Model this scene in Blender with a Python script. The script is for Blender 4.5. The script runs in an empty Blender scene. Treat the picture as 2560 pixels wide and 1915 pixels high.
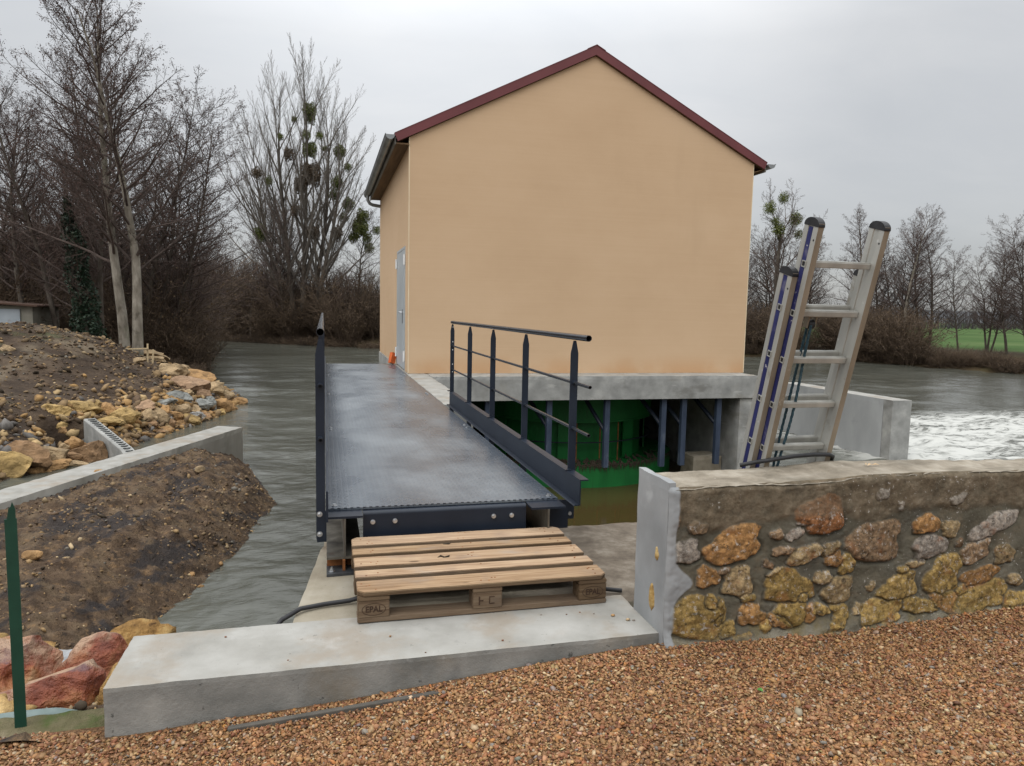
import bpy, bmesh, math, random
import numpy as np
from mathutils import Vector, Matrix, noise as mnoise
PI=math.pi
sc=bpy.context.scene
COL=sc.collection
W=-2.2                                   # water level; z=0 is the bridge deck
rad=math.radians
# ------------------------------------------------------------------ node helpers
class NT:
    def __init__(s,tree): s.t=tree; s.n=tree.nodes; s.l=tree.links
    def new(s,typ,**kw):
        nd=s.n.new(typ)
        for k,v in kw.items(): setattr(nd,k,v)
        return nd
    def put(s,sock,v):
        if hasattr(v,'is_output') or isinstance(v,bpy.types.NodeSocket): s.l.new(v,sock)
        elif v is not None:
            if sock.type=='RGBA' and len(v)==3: v=(*v,1)
            sock.default_value=v
    def math(s,op,a,b=None,c=None,clamp=False):
        nd=s.new('ShaderNodeMath',operation=op,use_clamp=clamp)
        for i,v in enumerate((a,b,c)):
            if v is not None: s.put(nd.inputs[i],v)
        return nd.outputs[0]
    def mix(s,f,a,b,blend='MIX'):
        nd=s.new('ShaderNodeMix',data_type='RGBA',blend_type=blend)
        s.put(nd.inputs[0],f); s.put(nd.inputs[6],a); s.put(nd.inputs[7],b); return nd.outputs[2]
    def coord(s,kind='Object'): return s.new('ShaderNodeTexCoord').outputs[kind]
    def pos(s): return s.new('ShaderNodeNewGeometry').outputs['Position']
    def map(s,v,scale=(1,1,1),rot=(0,0,0),loc=(0,0,0)):
        nd=s.new('ShaderNodeMapping'); s.l.new(v,nd.inputs[0]); nd.inputs[1].default_value=loc; nd.inputs[2].default_value=rot; nd.inputs[3].default_value=scale; return nd.outputs[0]
    def noise(s,v,scale,detail=5,rough=.55,dist=0,dim='3D'):
        nd=s.new('ShaderNodeTexNoise',noise_dimensions=dim); s.l.new(v,nd.inputs['Vector'])
        nd.inputs['Scale'].default_value=scale; nd.inputs['Detail'].default_value=detail; nd.inputs['Roughness'].default_value=rough; nd.inputs['Distortion'].default_value=dist
        return nd.outputs[0]
    def voro(s,v,scale,feature='F1',out='Distance',rand=1):
        nd=s.new('ShaderNodeTexVoronoi',feature=feature); s.l.new(v,nd.inputs['Vector']); nd.inputs['Scale'].default_value=scale
        nd.inputs['Randomness'].default_value=rand
        return nd.outputs[out]
    def ramp(s,f,stops,interp='LINEAR'):
        nd=s.new('ShaderNodeValToRGB'); r=nd.color_ramp; r.interpolation=interp
        while len(r.elements)<len(stops): r.elements.new(.5)
        for e,(p,c) in zip(r.elements,stops):
            e.position=p; e.color=(*c,1) if len(c)==3 else c
        s.l.new(f,nd.inputs[0]); return nd.outputs[0]
    def rng(s,f,a,b,c=0,d=1):
        nd=s.new('ShaderNodeMapRange'); nd.interpolation_type='SMOOTHSTEP'; s.put(nd.inputs[0],f)
        for i,v in enumerate((a,b,c,d)): nd.inputs[1+i].default_value=v
        return nd.outputs[0]
    def bump(s,h,strength=.3,dist=.01,normal=None):
        nd=s.new('ShaderNodeBump'); nd.inputs['Strength'].default_value=strength; nd.inputs['Distance'].default_value=dist
        s.l.new(h,nd.inputs['Height'])
        if normal is not None: s.l.new(normal,nd.inputs['Normal'])
        return nd.outputs[0]
    def sep(s,v):
        nd=s.new('ShaderNodeSeparateXYZ'); s.l.new(v,nd.inputs[0]); return nd.outputs
    def attr(s,name,out='Color'):
        nd=s.new('ShaderNodeAttribute',attribute_name=name); return nd.outputs[out]
def newmat(name):
    m=bpy.data.materials.new(name); m.use_nodes=True
    t=NT(m.node_tree); b=m.node_tree.nodes['Principled BSDF']
    return m,t,b
def setp(t,b,color=None,rough=None,metal=None,normal=None,spec=None):
    if color is not None: t.put(b.inputs['Base Color'],color)
    if rough is not None: t.put(b.inputs['Roughness'],rough)
    if metal is not None: t.put(b.inputs['Metallic'],metal)
    if normal is not None: t.put(b.inputs['Normal'],normal)
    if spec is not None: t.put(b.inputs['Specular IOR Level'],spec)
def pmat(name,stops,scale=4,detail=6,rough=.8,bump=.25,bscale=40,bdist=.008,stretch=(1,1,1),metal=0,spec=.3,overlays=(),world=False,rvar=0,rough2=None,attr=None):
    """noise-ramp surface; overlays = (colour, scale, lo, hi, strength[, stretch]) patches"""
    m,t,b=newmat(name)
    v=t.pos() if world else t.coord()
    if rvar:
        oi=t.new('ShaderNodeObjectInfo').outputs['Random']
        add=t.new('ShaderNodeVectorMath',operation='ADD'); t.l.new(v,add.inputs[0])
        cmb=t.new('ShaderNodeCombineXYZ'); r7=t.math('MULTIPLY',oi,37.); 
        for i in range(3): t.l.new(r7,cmb.inputs[i])
        t.l.new(cmb.outputs[0],add.inputs[1]); v=add.outputs[0]
    vs=t.map(v,stretch)
    n=t.noise(vs,scale,detail)
    c=t.ramp(n,stops)
    if attr: c=t.mix(1.,c,t.attr(attr),'MULTIPLY')
    for o in overlays:
        st=o[5] if len(o)>5 else (1,1,1)
        vv=t.map(v,rot=(0,0,o[6])) if len(o)>6 else v
        k=t.rng(t.noise(t.map(vv,st,loc=(o[1],3.1,o[2]*9)),o[1],6,.6),o[2],o[3],0,o[4])
        c=t.mix(k,c,o[0])
    if rvar:
        hs=t.new('ShaderNodeHueSaturation'); t.l.new(c,hs.inputs['Color']); t.l.new(t.math('MULTIPLY_ADD',oi,rvar*2,1-rvar),hs.inputs['Value']); c=hs.outputs[0]
    nb=t.bump(t.noise(vs,bscale,5,.65),bump,bdist) if bump else None
    rr=rough
    if rough2 is not None: rr=t.rng(t.noise(v,scale*1.7,5),.35,.65,rough,rough2)
    setp(t,b,c,rr,metal,nb,spec)
    return m
# ------------------------------------------------------------------ mesh helpers
class MB:
    def __init__(s): s.v=[]; s.f=[]; s.mi=[]; s.sm=[]
    def add(s,verts,faces,mi=0,smooth=False):
        o=len(s.v); s.v+= [tuple(p) for p in verts]; s.f+=[tuple(i+o for i in f) for f in faces]; s.mi+=[mi]*len(faces); s.sm+=[smooth]*len(faces); return s
    def box(s,x0,x1,y0,y1,z0,z1,mi=0,bev=0):
        if bev:
            bm=bmesh.new(); bmesh.ops.create_cube(bm,size=1)
            for v in bm.verts: v.co=((x0+x1)/2+v.co.x*(x1-x0),(y0+y1)/2+v.co.y*(y1-y0),(z0+z1)/2+v.co.z*(z1-z0))
            bmesh.ops.bevel(bm,geom=bm.edges[:],offset=bev,segments=2,profile=.5,affect='EDGES')
            return s.bm(bm,mi)
        return s.add([(x0,y0,z0),(x1,y0,z0),(x1,y1,z0),(x0,y1,z0),(x0,y0,z1),(x1,y0,z1),(x1,y1,z1),(x0,y1,z1)],
            [(0,3,2,1),(4,5,6,7),(0,1,5,4),(1,2,6,5),(2,3,7,6),(3,0,4,7)],mi)
    def bm(s,bm,mi=0,smooth=False):
        bm.verts.ensure_lookup_table(); bm.normal_update()
        for i,v in enumerate(bm.verts): v.index=i
        s.add([v.co[:] for v in bm.verts],[[v.index for v in f.verts] for f in bm.faces],mi,smooth); bm.free(); return s
    def tube(s,path,r,n=10,mi=0,caps=True,smooth=True):
        P=[Vector(p) for p in path]; R=r if isinstance(r,(list,tuple)) else [r]*len(P)
        vs=[];prev=None
        for i,p in enumerate(P):
            d=(P[min(i+1,len(P)-1)]-P[max(i-1,0)]).normalized()
            a=prev if prev is not None else (Vector((0,0,1)) if abs(d.z)<.9 else Vector((1,0,0)))
            u=(a-d*a.dot(d)).normalized(); w=d.cross(u); prev=u
            for k in range(n):
                t=2*PI*k/n; vs.append(p+(u*math.cos(t)+w*math.sin(t))*R[i])
        fs=[(i*n+k,i*n+(k+1)%n,(i+1)*n+(k+1)%n,(i+1)*n+k) for i in range(len(P)-1) for k in range(n)]
        s.add(vs,fs,mi,smooth)
        if caps:
            s.add(vs[:n],[tuple(range(n))[::-1]],mi); s.add(vs[-n:],[tuple(range(n))],mi)
        return s
    def pipe(s,p0,p1,r,wall=.003,n=16,mi=0):
        s.tube([p0,p1],r,n,mi,False); 
        a=MB().tube([p0,p1],r-wall,n,mi,False); s.add(a.v,[f[::-1] for f in a.f],mi,True)
        o=MB().tube([p0,p1],r,n,mi,False).v
        for e in (0,n):
            s.add(o[e:e+n]+a.v[e:e+n],[(k,(k+1)%n,n+(k+1)%n,n+k) for k in range(n)],mi)
        return s
    def prism(s,prof,y0,y1,axis='y',mi=0):
        """closed 2-D profile (a,b) swept along an axis"""
        n=len(prof)
        q={'y':lambda a,b,t:(a,t,b),'x':lambda a,b,t:(t,a,b),'z':lambda a,b,t:(a,b,t)}[axis]
        vs=[q(a,b,y0) for a,b in prof]+[q(a,b,y1) for a,b in prof]
        fs=[(i,(i+1)%n,n+(i+1)%n,n+i) for i in range(n)]+[tuple(range(n))[::-1],tuple(range(n,2*n))]
        return s.add(vs,fs,mi)
    def build(s,name,mats,parent=None,recalc=True):
        me=bpy.data.meshes.new(name); me.from_pydata(s.v,[],s.f)
        for m in (mats if isinstance(mats,(list,tuple)) else [mats]): me.materials.append(m)
        me.polygons.foreach_set('material_index',s.mi); me.polygons.foreach_set('use_smooth',s.sm); me.update()
        if recalc:
            bm=bmesh.new(); bm.from_mesh(me); bmesh.ops.recalc_face_normals(bm,faces=bm.faces[:]); bm.to_mesh(me); bm.free()
        o=bpy.data.objects.new(name,me); COL.objects.link(o)
        if parent is not None: o.parent=parent
        return o
def tag(o,label=None,cat=None,group=None,kind=None):
    if label: o['label']=label
    if cat: o['category']=cat
    if group: o['group']=group
    if kind: o['kind']=kind
    return o
def empty(name,label,cat,loc=(0,0,0),rot=(0,0,0),group=None):
    o=bpy.data.objects.new(name,None); COL.objects.link(o); o.location=loc; o.rotation_euler=rot; o.empty_display_size=.2
    return tag(o,label,cat,group)
def npmesh(name,V,F,mats,parent=None,smooth=False,cols=None,mi=None):
    """V (n,3), F (m,k) numpy arrays; cols = per-vertex colours"""
    me=bpy.data.meshes.new(name); n,k=F.shape
    me.vertices.add(len(V)); me.vertices.foreach_set('co',np.ascontiguousarray(V,np.float32).ravel())
    me.loops.add(n*k); me.loops.foreach_set('vertex_index',np.ascontiguousarray(F,np.int32).ravel())
    me.polygons.add(n); me.polygons.foreach_set('loop_start',np.arange(0,n*k,k,dtype=np.int32)); me.polygons.foreach_set('loop_total',np.full(n,k,np.int32))
    me.polygons.foreach_set('use_smooth',np.full(n,smooth))
    for m in (mats if isinstance(mats,(list,tuple)) else [mats]): me.materials.append(m)
    if mi is not None: me.polygons.foreach_set('material_index',mi)
    if cols is not None:
        a=me.color_attributes.new('Col','FLOAT_COLOR','POINT')
        c=np.ones((len(V),4),np.float32); c[:,:3]=cols; a.data.foreach_set('color',c.ravel())
    me.update(calc_edges=True); me.validate()
    o=bpy.data.objects.new(name,me); COL.objects.link(o)
    if parent is not None: o.parent=parent
    return o
def fbm(x,y,s=1.,oct=4,seed=0.,rough=.5):
    """cheap numpy value noise"""
    out=np.zeros_like(x,float); a=1.; tot=0
    for k in range(oct):
        X=x*s+seed*17.3+k*31.7; Y=y*s+seed*9.1+k*57.1
        xi=np.floor(X);yi=np.floor(Y);fx=X-xi;fy=Y-yi;fx=fx*fx*(3-2*fx);fy=fy*fy*(3-2*fy)
        def h(i,j):
            q=np.sin(i*127.1+j*311.7+seed*3.3)*43758.5453; return q-np.floor(q)
        out+=a*((h(xi,yi)*(1-fx)+h(xi+1,yi)*fx)*(1-fy)+(h(xi,yi+1)*(1-fx)+h(xi+1,yi+1)*fx)*fy-.5)
        tot+=a; a*=rough; s*=2.03
    return out/tot*2
def sstep(a,b,x):
    t=np.clip((x-a)/(b-a),0,1); return t*t*(3-2*t)
def grid(name,xs,ys,hf,mat,**kw):
    X,Y=np.meshgrid(xs,ys); Z=hf(X,Y); V=np.stack([X,Y,Z],-1).reshape(-1,3)
    nx=len(xs);ny=len(ys); i=np.arange(ny-1)[:,None]*nx+np.arange(nx-1)[None]; F=np.stack([i,i+1,i+nx+1,i+nx],-1).reshape(-1,4)
    return npmesh(name,V,F,mat,smooth=True,**kw)
_b=bmesh.new(); bmesh.ops.create_icosphere(_b,subdivisions=1,radius=1); ICO1V=np.array([v.co[:] for v in _b.verts]); ICO1F=np.array([[v.index for v in f.verts] for f in _b.faces]); _b.free()
_b=bmesh.new(); bmesh.ops.create_icosphere(_b,subdivisions=4,radius=1); ICO4V=np.array([v.co[:] for v in _b.verts]); ICO4F=np.array([[v.index for v in f.verts] for f in _b.faces]); _b.free()
_b=bmesh.new(); bmesh.ops.create_icosphere(_b,subdivisions=3,radius=1); ICO3V=np.array([v.co[:] for v in _b.verts]); ICO3F=np.array([[v.index for v in f.verts] for f in _b.faces]); _b.free()
def rockverts(seed,planes=14,rough=.05,base=None,lo=.62,hi=.95):
    """broken-stone shape: a ball cut by random planes, then roughened"""
    r=np.random.RandomState(seed); V=(ICO3V if base is None else base).copy()
    for k in range(planes):
        n=r.normal(size=3); n/=np.linalg.norm(n); d=r.uniform(lo,hi)
        s=V@n-d; m=s>0; V[m]-=s[m][:,None]*n*.96
    nz=np.array([mnoise.fractal(Vector(p*1.9+seed*3.7),.9,2.1,5) for p in V])
    nn=V/np.linalg.norm(V,axis=1)[:,None]
    return V+nn*(nz*rough*1.6)[:,None]
def scatter_stones(name,P,S,cols,mats,rs,flat=.6,kind='stuff',irregular=.22):
    """many small stones as one mesh: P positions, S sizes, cols per stone"""
    n=len(P); r=rs
    V=np.repeat(ICO1V[None],n,0)*(1+irregular*r.normal(size=(n,12,1)))
    V*=np.stack([r.uniform(.75,1.35,n),r.uniform(.6,1.,n),r.uniform(flat*.7,flat*1.25,n)],-1)[:,None]
    a=r.uniform(0,2*PI,n); tx=r.normal(0,.35,n); ty=r.normal(0,.35,n)
    ca,sa=np.cos(a),np.sin(a)
    x=V[...,0]*ca[:,None]-V[...,1]*sa[:,None]; y=V[...,0]*sa[:,None]+V[...,1]*ca[:,None]; z=V[...,2]
    z2=z+x*tx[:,None]*.8+y*ty[:,None]*.8
    V=np.stack([x,y,z2],-1)*S[:,None,None]+P[:,None]
    F=(ICO1F[None]+np.arange(n)[:,None,None]*12).reshape(-1,3)
    o=npmesh(name,V.reshape(-1,3),F,mats,smooth=True,cols=np.repeat(cols,12,0))
    if kind: o['kind']=kind
    return o
# ================================================================== camera, light, sky
f_px,pitch,roll,yaw,CH=1810.52,.0994,.02,.2543,1.1347
fw=Vector((math.sin(yaw)*math.cos(pitch),math.cos(yaw)*math.cos(pitch),-math.sin(pitch)))
rt=Vector((math.cos(yaw),-math.sin(yaw),0)); up=rt.cross(fw)
rt2=rt*math.cos(roll)+up*math.sin(roll); up2=up*math.cos(roll)-rt*math.sin(roll)
cd=bpy.data.cameras.new('camera'); cam=bpy.data.objects.new('camera',cd); COL.objects.link(cam)
M=Matrix((rt2,up2,-fw)).transposed().to_4x4(); M.translation=(0,0,CH); cam.matrix_world=M
cd.sensor_width=36; cd.lens=36*f_px/2560; cd.clip_start=.05; cd.clip_end=3000
sc.camera=cam
SUN_EL,SUN_AZ=rad(50),rad(226)          # azimuth measured from +Y clockwise: light comes from behind the camera, a bit left
sd=bpy.data.lights.new('sun','SUN'); sd.energy=1.0; sd.angle=rad(45); sd.color=(1,.97,.92)
so=bpy.data.objects.new('sun',sd); COL.objects.link(so)
so.rotation_euler=Vector((-math.sin(SUN_AZ)*math.cos(SUN_EL),-math.cos(SUN_AZ)*math.cos(SUN_EL),-math.sin(SUN_EL))).to_track_quat('-Z','Y').to_euler()
wd=bpy.data.worlds.new('World'); sc.world=wd; wd.use_nodes=True
t=NT(wd.node_tree); t.n.clear()
sky=t.new('ShaderNodeTexSky',sky_type='NISHITA'); sky.sun_disc=False; sky.sun_elevation=SUN_EL; sky.sun_rotation=SUN_AZ
b1=t.new('ShaderNodeBackground'); hsv=t.new('ShaderNodeHueSaturation'); hsv.inputs['Saturation'].default_value=.25; t.l.new(sky.outputs[0],hsv.inputs['Color']); t.l.new(hsv.outputs[0],b1.inputs[0]); b1.inputs[1].default_value=.05
v=t.coord('Generated'); s3=t.sep(v)
z=t.math('MAXIMUM',s3[2],0.)
lum=t.math('ADD',t.math('MULTIPLY_ADD',z,1.15,.17),t.math('MULTIPLY',t.math('MAXIMUM',t.math('SUBTRACT',z,.33),0.),2.1))      # overcast: zenith about three times the horizon
den=t.math('ADD',z,.22)
pr=t.new('ShaderNodeCombineXYZ'); t.l.new(t.math('DIVIDE',s3[0],den),pr.inputs[0]); t.l.new(t.math('DIVIDE',s3[1],den),pr.inputs[1])
n1=t.noise(t.map(pr.outputs[0],(1,1.6,1),loc=(3.3,1.7,0)),.85,6,.52,.4)
n2=t.noise(t.map(pr.outputs[0],(1,1.5,1),loc=(7.1,4.2,0)),2.6,5,.55,.5)
cl=t.math('ADD',t.math('MULTIPLY',n1,.62),t.math('MULTIPLY',n2,.38))
dl=t.new('ShaderNodeVectorMath',operation='DOT_PRODUCT'); t.l.new(v,dl.inputs[0]); dl.inputs[1].default_value=Vector((.20,.93,.36)).normalized()
lobe=t.rng(dl.outputs['Value'],.88,1.,0,.30)
dk=t.new('ShaderNodeVectorMath',operation='DOT_PRODUCT'); t.l.new(v,dk.inputs[0]); dk.inputs[1].default_value=Vector((.86,.5,.12)).normalized()
dark=t.rng(dk.outputs['Value'],.55,.98,0,.16)
k=t.math('ADD',t.math('MULTIPLY_ADD',t.math('SUBTRACT',cl,.5),.42,1.),t.math('SUBTRACT',lobe,dark))
tint=t.ramp(cl,[(.3,(.925,.96,1.)),(.62,(.98,.99,1.))])
hs=t.new('ShaderNodeVectorMath',operation='SCALE'); t.l.new(tint,hs.inputs[0]); t.l.new(t.math('MULTIPLY',lum,k),hs.inputs['Scale'])
b2=t.new('ShaderNodeBackground'); t.l.new(hs.outputs[0],b2.inputs[0]); b2.inputs[1].default_value=1.0
ad=t.new('ShaderNodeAddShader'); t.l.new(b1.outputs[0],ad.inputs[0]); t.l.new(b2.outputs[0],ad.inputs[1])
wo=t.new('ShaderNodeOutputWorld'); t.l.new(ad.outputs[0],wo.inputs[0])
sc.view_settings.view_transform='Standard'; sc.view_settings.look='None'; sc.view_settings.exposure=0; sc.view_settings.gamma=1
sc.cycles.max_bounces=6; sc.cycles.diffuse_bounces=3; sc.cycles.glossy_bounces=3; sc.cycles.use_denoising=True
# ================================================================== materials
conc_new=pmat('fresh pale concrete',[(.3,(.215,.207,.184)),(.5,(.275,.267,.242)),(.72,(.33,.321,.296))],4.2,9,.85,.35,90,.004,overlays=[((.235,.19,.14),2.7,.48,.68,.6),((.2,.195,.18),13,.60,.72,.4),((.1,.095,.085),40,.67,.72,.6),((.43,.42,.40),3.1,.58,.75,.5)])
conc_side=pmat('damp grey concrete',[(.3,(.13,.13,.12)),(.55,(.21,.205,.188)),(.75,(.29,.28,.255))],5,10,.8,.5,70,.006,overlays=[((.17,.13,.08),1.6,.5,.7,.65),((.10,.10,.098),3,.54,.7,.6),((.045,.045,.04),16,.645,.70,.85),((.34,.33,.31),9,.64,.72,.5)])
conc_grey=pmat('grey concrete',[(.3,(.19,.19,.18)),(.55,(.285,.285,.27)),(.75,(.40,.395,.37))],3.2,10,.85,.45,45,.008,overlays=[((.12,.115,.1),2.1,.54,.7,.65,(.6,.6,1.2)),((.2,.18,.14),1.1,.55,.7,.5),((.5,.49,.46),5,.64,.75,.5,(.3,.3,1.4))])
conc_old=pmat('weathered old concrete',[(.3,(.16,.135,.10)),(.5,(.25,.215,.165)),(.72,(.36,.32,.26))],9,9,.9,.7,70,.01,overlays=[((.08,.07,.05),2.2,.52,.7,.6),((.5,.47,.42),26,.68,.73,.6),((.1,.1,.04),3,.6,.75,.5)])
conc_pier=pmat('dusty pier concrete',[(.3,(.17,.14,.10)),(.5,(.25,.22,.165)),(.72,(.33,.30,.245))],3.6,9,.9,.45,60,.006,overlays=[((.12,.085,.055),1.4,.5,.68,.8),((.12,.1,.08),18,.67,.73,.7)])
render_grey=pmat('smooth grey render',[(.3,(.19,.197,.2)),(.55,(.25,.257,.26)),(.75,(.32,.327,.33))],3,8,.75,.15,35,.004,overlays=[((.2,.2,.2),5,.63,.75,.5),((.52,.53,.53),3.4,.6,.75,.35)])
edge_slate=pmat('dark edging strip',[(.3,(.05,.045,.038)),(.7,(.105,.095,.08))],9,7,.8,.3,60,.004)
trowel_grey=pmat('grey wing wall concrete',[(.3,(.27,.28,.28)),(.55,(.335,.345,.345)),(.75,(.4,.41,.41))],1.1,8,.85,.15,35,.004,stretch=(1,1,.45),overlays=[((.24,.25,.25),.9,.56,.66,.5),((.46,.47,.47),1.9,.63,.75,.4,(1,1,.3))])
navy=pmat('navy blue painted steel',[(.3,(.008,.012,.021)),(.7,(.014,.020,.032))],3,5,.42,.1,60,.002,spec=.35,overlays=[((.05,.055,.06),7,.64,.78,.35)])
navy_rail=pmat('dark glossy painted tube',[(.3,(.012,.014,.018)),(.7,(.02,.022,.027))],5,4,.24,.04,60,.001,spec=.6)
galv=pmat('galvanised bolt steel',[(.3,(.42,.43,.44)),(.7,(.62,.63,.64))],30,4,.35,.1,80,.001,metal=.9)
bare=pmat('scuffed bare steel',[(.3,(.06,.055,.05)),(.55,(.17,.155,.13)),(.75,(.3,.28,.24))],9,6,.38,.15,40,.003,metal=.6,stretch=(1,1,.5),overlays=[((.13,.06,.02),7,.58,.7,.7)])
rusty=pmat('rusty steel',[(.3,(.1,.035,.012)),(.55,(.22,.085,.028)),(.75,(.3,.14,.05))],14,7,.85,.4,60,.004)
dark=pmat('blackened steel plate',[(.3,(.02,.022,.024)),(.7,(.06,.062,.066))],14,6,.5,.3,60,.003,overlays=[((.3,.3,.3),9,.66,.74,.5)])
rubber=pmat('black rubber',[(.3,(.012,.012,.013)),(.7,(.03,.03,.032))],12,4,.5,.15,60,.002)
zinc=pmat('zinc sheet',[(.3,(.2,.21,.21)),(.7,(.34,.355,.36))],2,6,.4,.1,20,.003,metal=.55,overlays=[((.15,.15,.14),5,.6,.72,.6)])
wine=pmat('wine red metal trim',[(.3,(.105,.024,.026)),(.7,(.145,.036,.038))],1.5,5,.5,.06,8,.003,spec=.4)
soffit=pmat('brown soffit boards',[(.3,(.1,.06,.03)),(.7,(.2,.125,.065))],2,6,.8,.3,20,.01,stretch=(6,.4,6))
alu=pmat('worn aluminium',[(.3,(.3,.295,.27)),(.55,(.42,.415,.38)),(.75,(.52,.515,.48))],8,7,.45,.12,50,.002,metal=.45,stretch=(1,1,.25),overlays=[((.2,.16,.1),6,.6,.72,.6),((.68,.68,.66),17,.66,.72,.5)])
alu_edge=pmat('tarnished aluminium edge',[(.3,(.19,.155,.11)),(.7,(.33,.28,.215))],9,7,.55,.15,50,.002,metal=.3,stretch=(1,1,.25),overlays=[((.5,.48,.42),8,.64,.72,.6)])
blue_label=pmat('scuffed blue strip',[(.3,(.012,.014,.07)),(.7,(.026,.03,.115))],14,6,.5,.1,40,.002,stretch=(1,1,.3),overlays=[((.4,.39,.4),21,.64,.7,.85),((.2,.19,.25),5,.58,.72,.5)])
rope_m=pmat('teal rope',[(.3,(.018,.045,.062)),(.7,(.055,.10,.125))],60,5,.9,.5,150,.004)
greenp=pmat('dark green coated steel',[(.3,(.006,.035,.022)),(.7,(.011,.055,.034))],7,5,.45,.1,40,.002,spec=.4,overlays=[((.35,.36,.34),40,.74,.77,.7)])
turb=pmat('bright green turbine paint',[(.3,(.007,.095,.021)),(.7,(.013,.15,.033))],3,6,.5,.1,15,.003,stretch=(1,1,.4),overlays=[((.012,.06,.02),4,.58,.7,.6,(3,3,.3))])
debris_m=pmat('dark plant debris',[(.3,(.02,.014,.01)),(.7,(.06,.045,.03))],40,5,.95,.8,90,.02)
orange_m=pmat('orange clay brick',[(.3,(.48,.09,.02)),(.7,(.62,.14,.04))],12,5,.85,.3,60,.004)
door_m=pmat('pale grey door paint',[(.3,(.40,.425,.43)),(.7,(.46,.485,.49))],1.5,5,.35,.05,20,.002,spec=.5)
white_m=pmat('white hinge paint',[(.3,(.62,.63,.62)),(.7,(.72,.73,.72))],5,4,.4,.05,40,.001)
bead=pmat('cream corner bead',[(.3,(.62,.5,.33)),(.7,(.72,.6,.42))],4,4,.7,.1,60,.001)
# house render: peach, fine horizontal scrape lines, damp stains at the foot
def house_mat():
    m,t,b=newmat('peach scraped render'); v=t.pos()
    n=t.noise(t.map(v,(.8,.8,1.1)),.7,8,.6)
    c=t.ramp(n,[(.28,(.505,.35,.217)),(.5,(.535,.375,.235)),(.75,(.562,.4,.256))])
    ln=t.noise(t.map(v,(.35,.35,34)),1.3,4)
    c=t.mix(t.rng(ln,.3,.75,0,.10),c,(.66,.49,.335))
    s=t.sep(v); low=t.rng(s[2],.0,.42,1,0)
    c=t.mix(t.math('MULTIPLY',low,t.rng(t.noise(t.map(v,(.8,.8,.6)),1.2,6),.4,.62,0,.6)),c,(.47,.26,.125))
    c=t.mix(t.rng(t.noise(t.map(v,(1,1,.25)),.9,7,.6),.55,.8,0,.3),c,(.43,.30,.185))
    nb=t.bump(t.noise(t.map(v,(1,1,4)),70,5,.7),.35,.004,t.bump(ln,.12,.006))
    setp(t,b,c,.92,0,nb,.15); return m
house_m=house_mat()
# chequer plate: raised tears at alternate 45 degrees, dusty film with pale sheen patches put into its colour
def deck_mat():
    m,t,b=newmat('chequer plate'); v=t.pos(); s=t.sep(v); p=.034
    u=t.math('DIVIDE',s[0],p); w=t.math('DIVIDE',s[1],p)
    fu,fv=t.math('FLOOR',u),t.math('FLOOR',w)
    par=t.math('FLOORED_MODULO',t.math('ADD',fu,fv),2.)
    a=t.math('SUBTRACT',t.math('FRACT',u),.5); q=t.math('SUBTRACT',t.math('FRACT',w),.5)
    sg=t.math('MULTIPLY_ADD',par,2.,-1.); q2=t.math('MULTIPLY',q,sg)
    l=t.math('MULTIPLY',t.math('ADD',a,q2),.7071); r=t.math('MULTIPLY',t.math('SUBTRACT',a,q2),.7071)
    e=t.math('ADD',t.math('POWER',t.math('DIVIDE',t.math('ABSOLUTE',l),.50),2.),t.math('POWER',t.math('DIVIDE',t.math('ABSOLUTE',r),.15),2.))
    h=t.rng(e,.35,1.1,1,0)
    edge=t.rng(t.math('ABSOLUTE',t.math('SUBTRACT',s[0],.69)),.42,.66,0,1)
    n=t.noise(t.map(v,(1.2,.7,1)),1.3,4,.55)
    dust_sheen=t.math('MULTIPLY',t.rng(n,.28,.74,.2,1.),t.math('SUBTRACT',1.,t.math('MULTIPLY',edge,.8)))
    c=t.mix(dust_sheen,(.045,.060,.082),(.185,.205,.222))
    c=t.mix(t.rng(t.noise(v,9,3,.5),.4,.8,0,.18),c,(.25,.265,.28))
    nb=t.bump(h,.9,.004,t.bump(t.noise(v,5,3,.5),.05,.01))
    setp(t,b,c,t.math('MULTIPLY_ADD',dust_sheen,.22,.20),.15,nb,.6); return m
deck_m=deck_mat()
def wood_mat(name,k):
    m,t,b=newmat(name); v=t.coord(); oi=t.new('ShaderNodeObjectInfo').outputs['Random']
    ad=t.new('ShaderNodeVectorMath',operation='ADD'); cm=t.new('ShaderNodeCombineXYZ')
    for i in range(3): t.l.new(t.math('MULTIPLY',oi,23.),cm.inputs[i])
    t.l.new(v,ad.inputs[0]); t.l.new(cm.outputs[0],ad.inputs[1]); v=ad.outputs[0]
    g=t.noise(t.map(v,(1.1,22,22)),3.2,7,.6,.6); g2=t.noise(v,5,5,.6)
    c=t.ramp(g,[(.25,(.16*k,.09*k,.045*k)),(.45,(.29*k,.185*k,.103*k)),(.7,(.42*k,.295*k,.178*k))])
    c=t.mix(t.rng(g2,.48,.74,0,.6),c,(.22*k,.15*k,.1*k))
    c=t.mix(t.rng(t.noise(t.map(v,(1,3,3)),3.3,5),.58,.74,0,.55),c,(.27*k,.225*k,.18*k))
    kn=t.voro(t.map(v,(3.2,9,9)),1.,'F1'); c=t.mix(t.rng(kn,.05,.11,.8,0),c,(.07*k,.04*k,.02*k))
    hs=t.new('ShaderNodeHueSaturation'); t.l.new(c,hs.inputs['Color']); t.l.new(t.math('MULTIPLY_ADD',oi,.55,.68),hs.inputs['Value']); t.l.new(t.math('MULTIPLY_ADD',oi,-.25,1.08),hs.inputs['Saturation'])
    setp(t,b,hs.outputs[0],.85,0,t.bump(g,.4,.003),.2); return m
wood=wood_mat('pallet wood',1.); wood_shade=wood_mat('shaded pallet wood',.40)  # second is a darker copy: shade and dirt of sides and gaps in its colour
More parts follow.
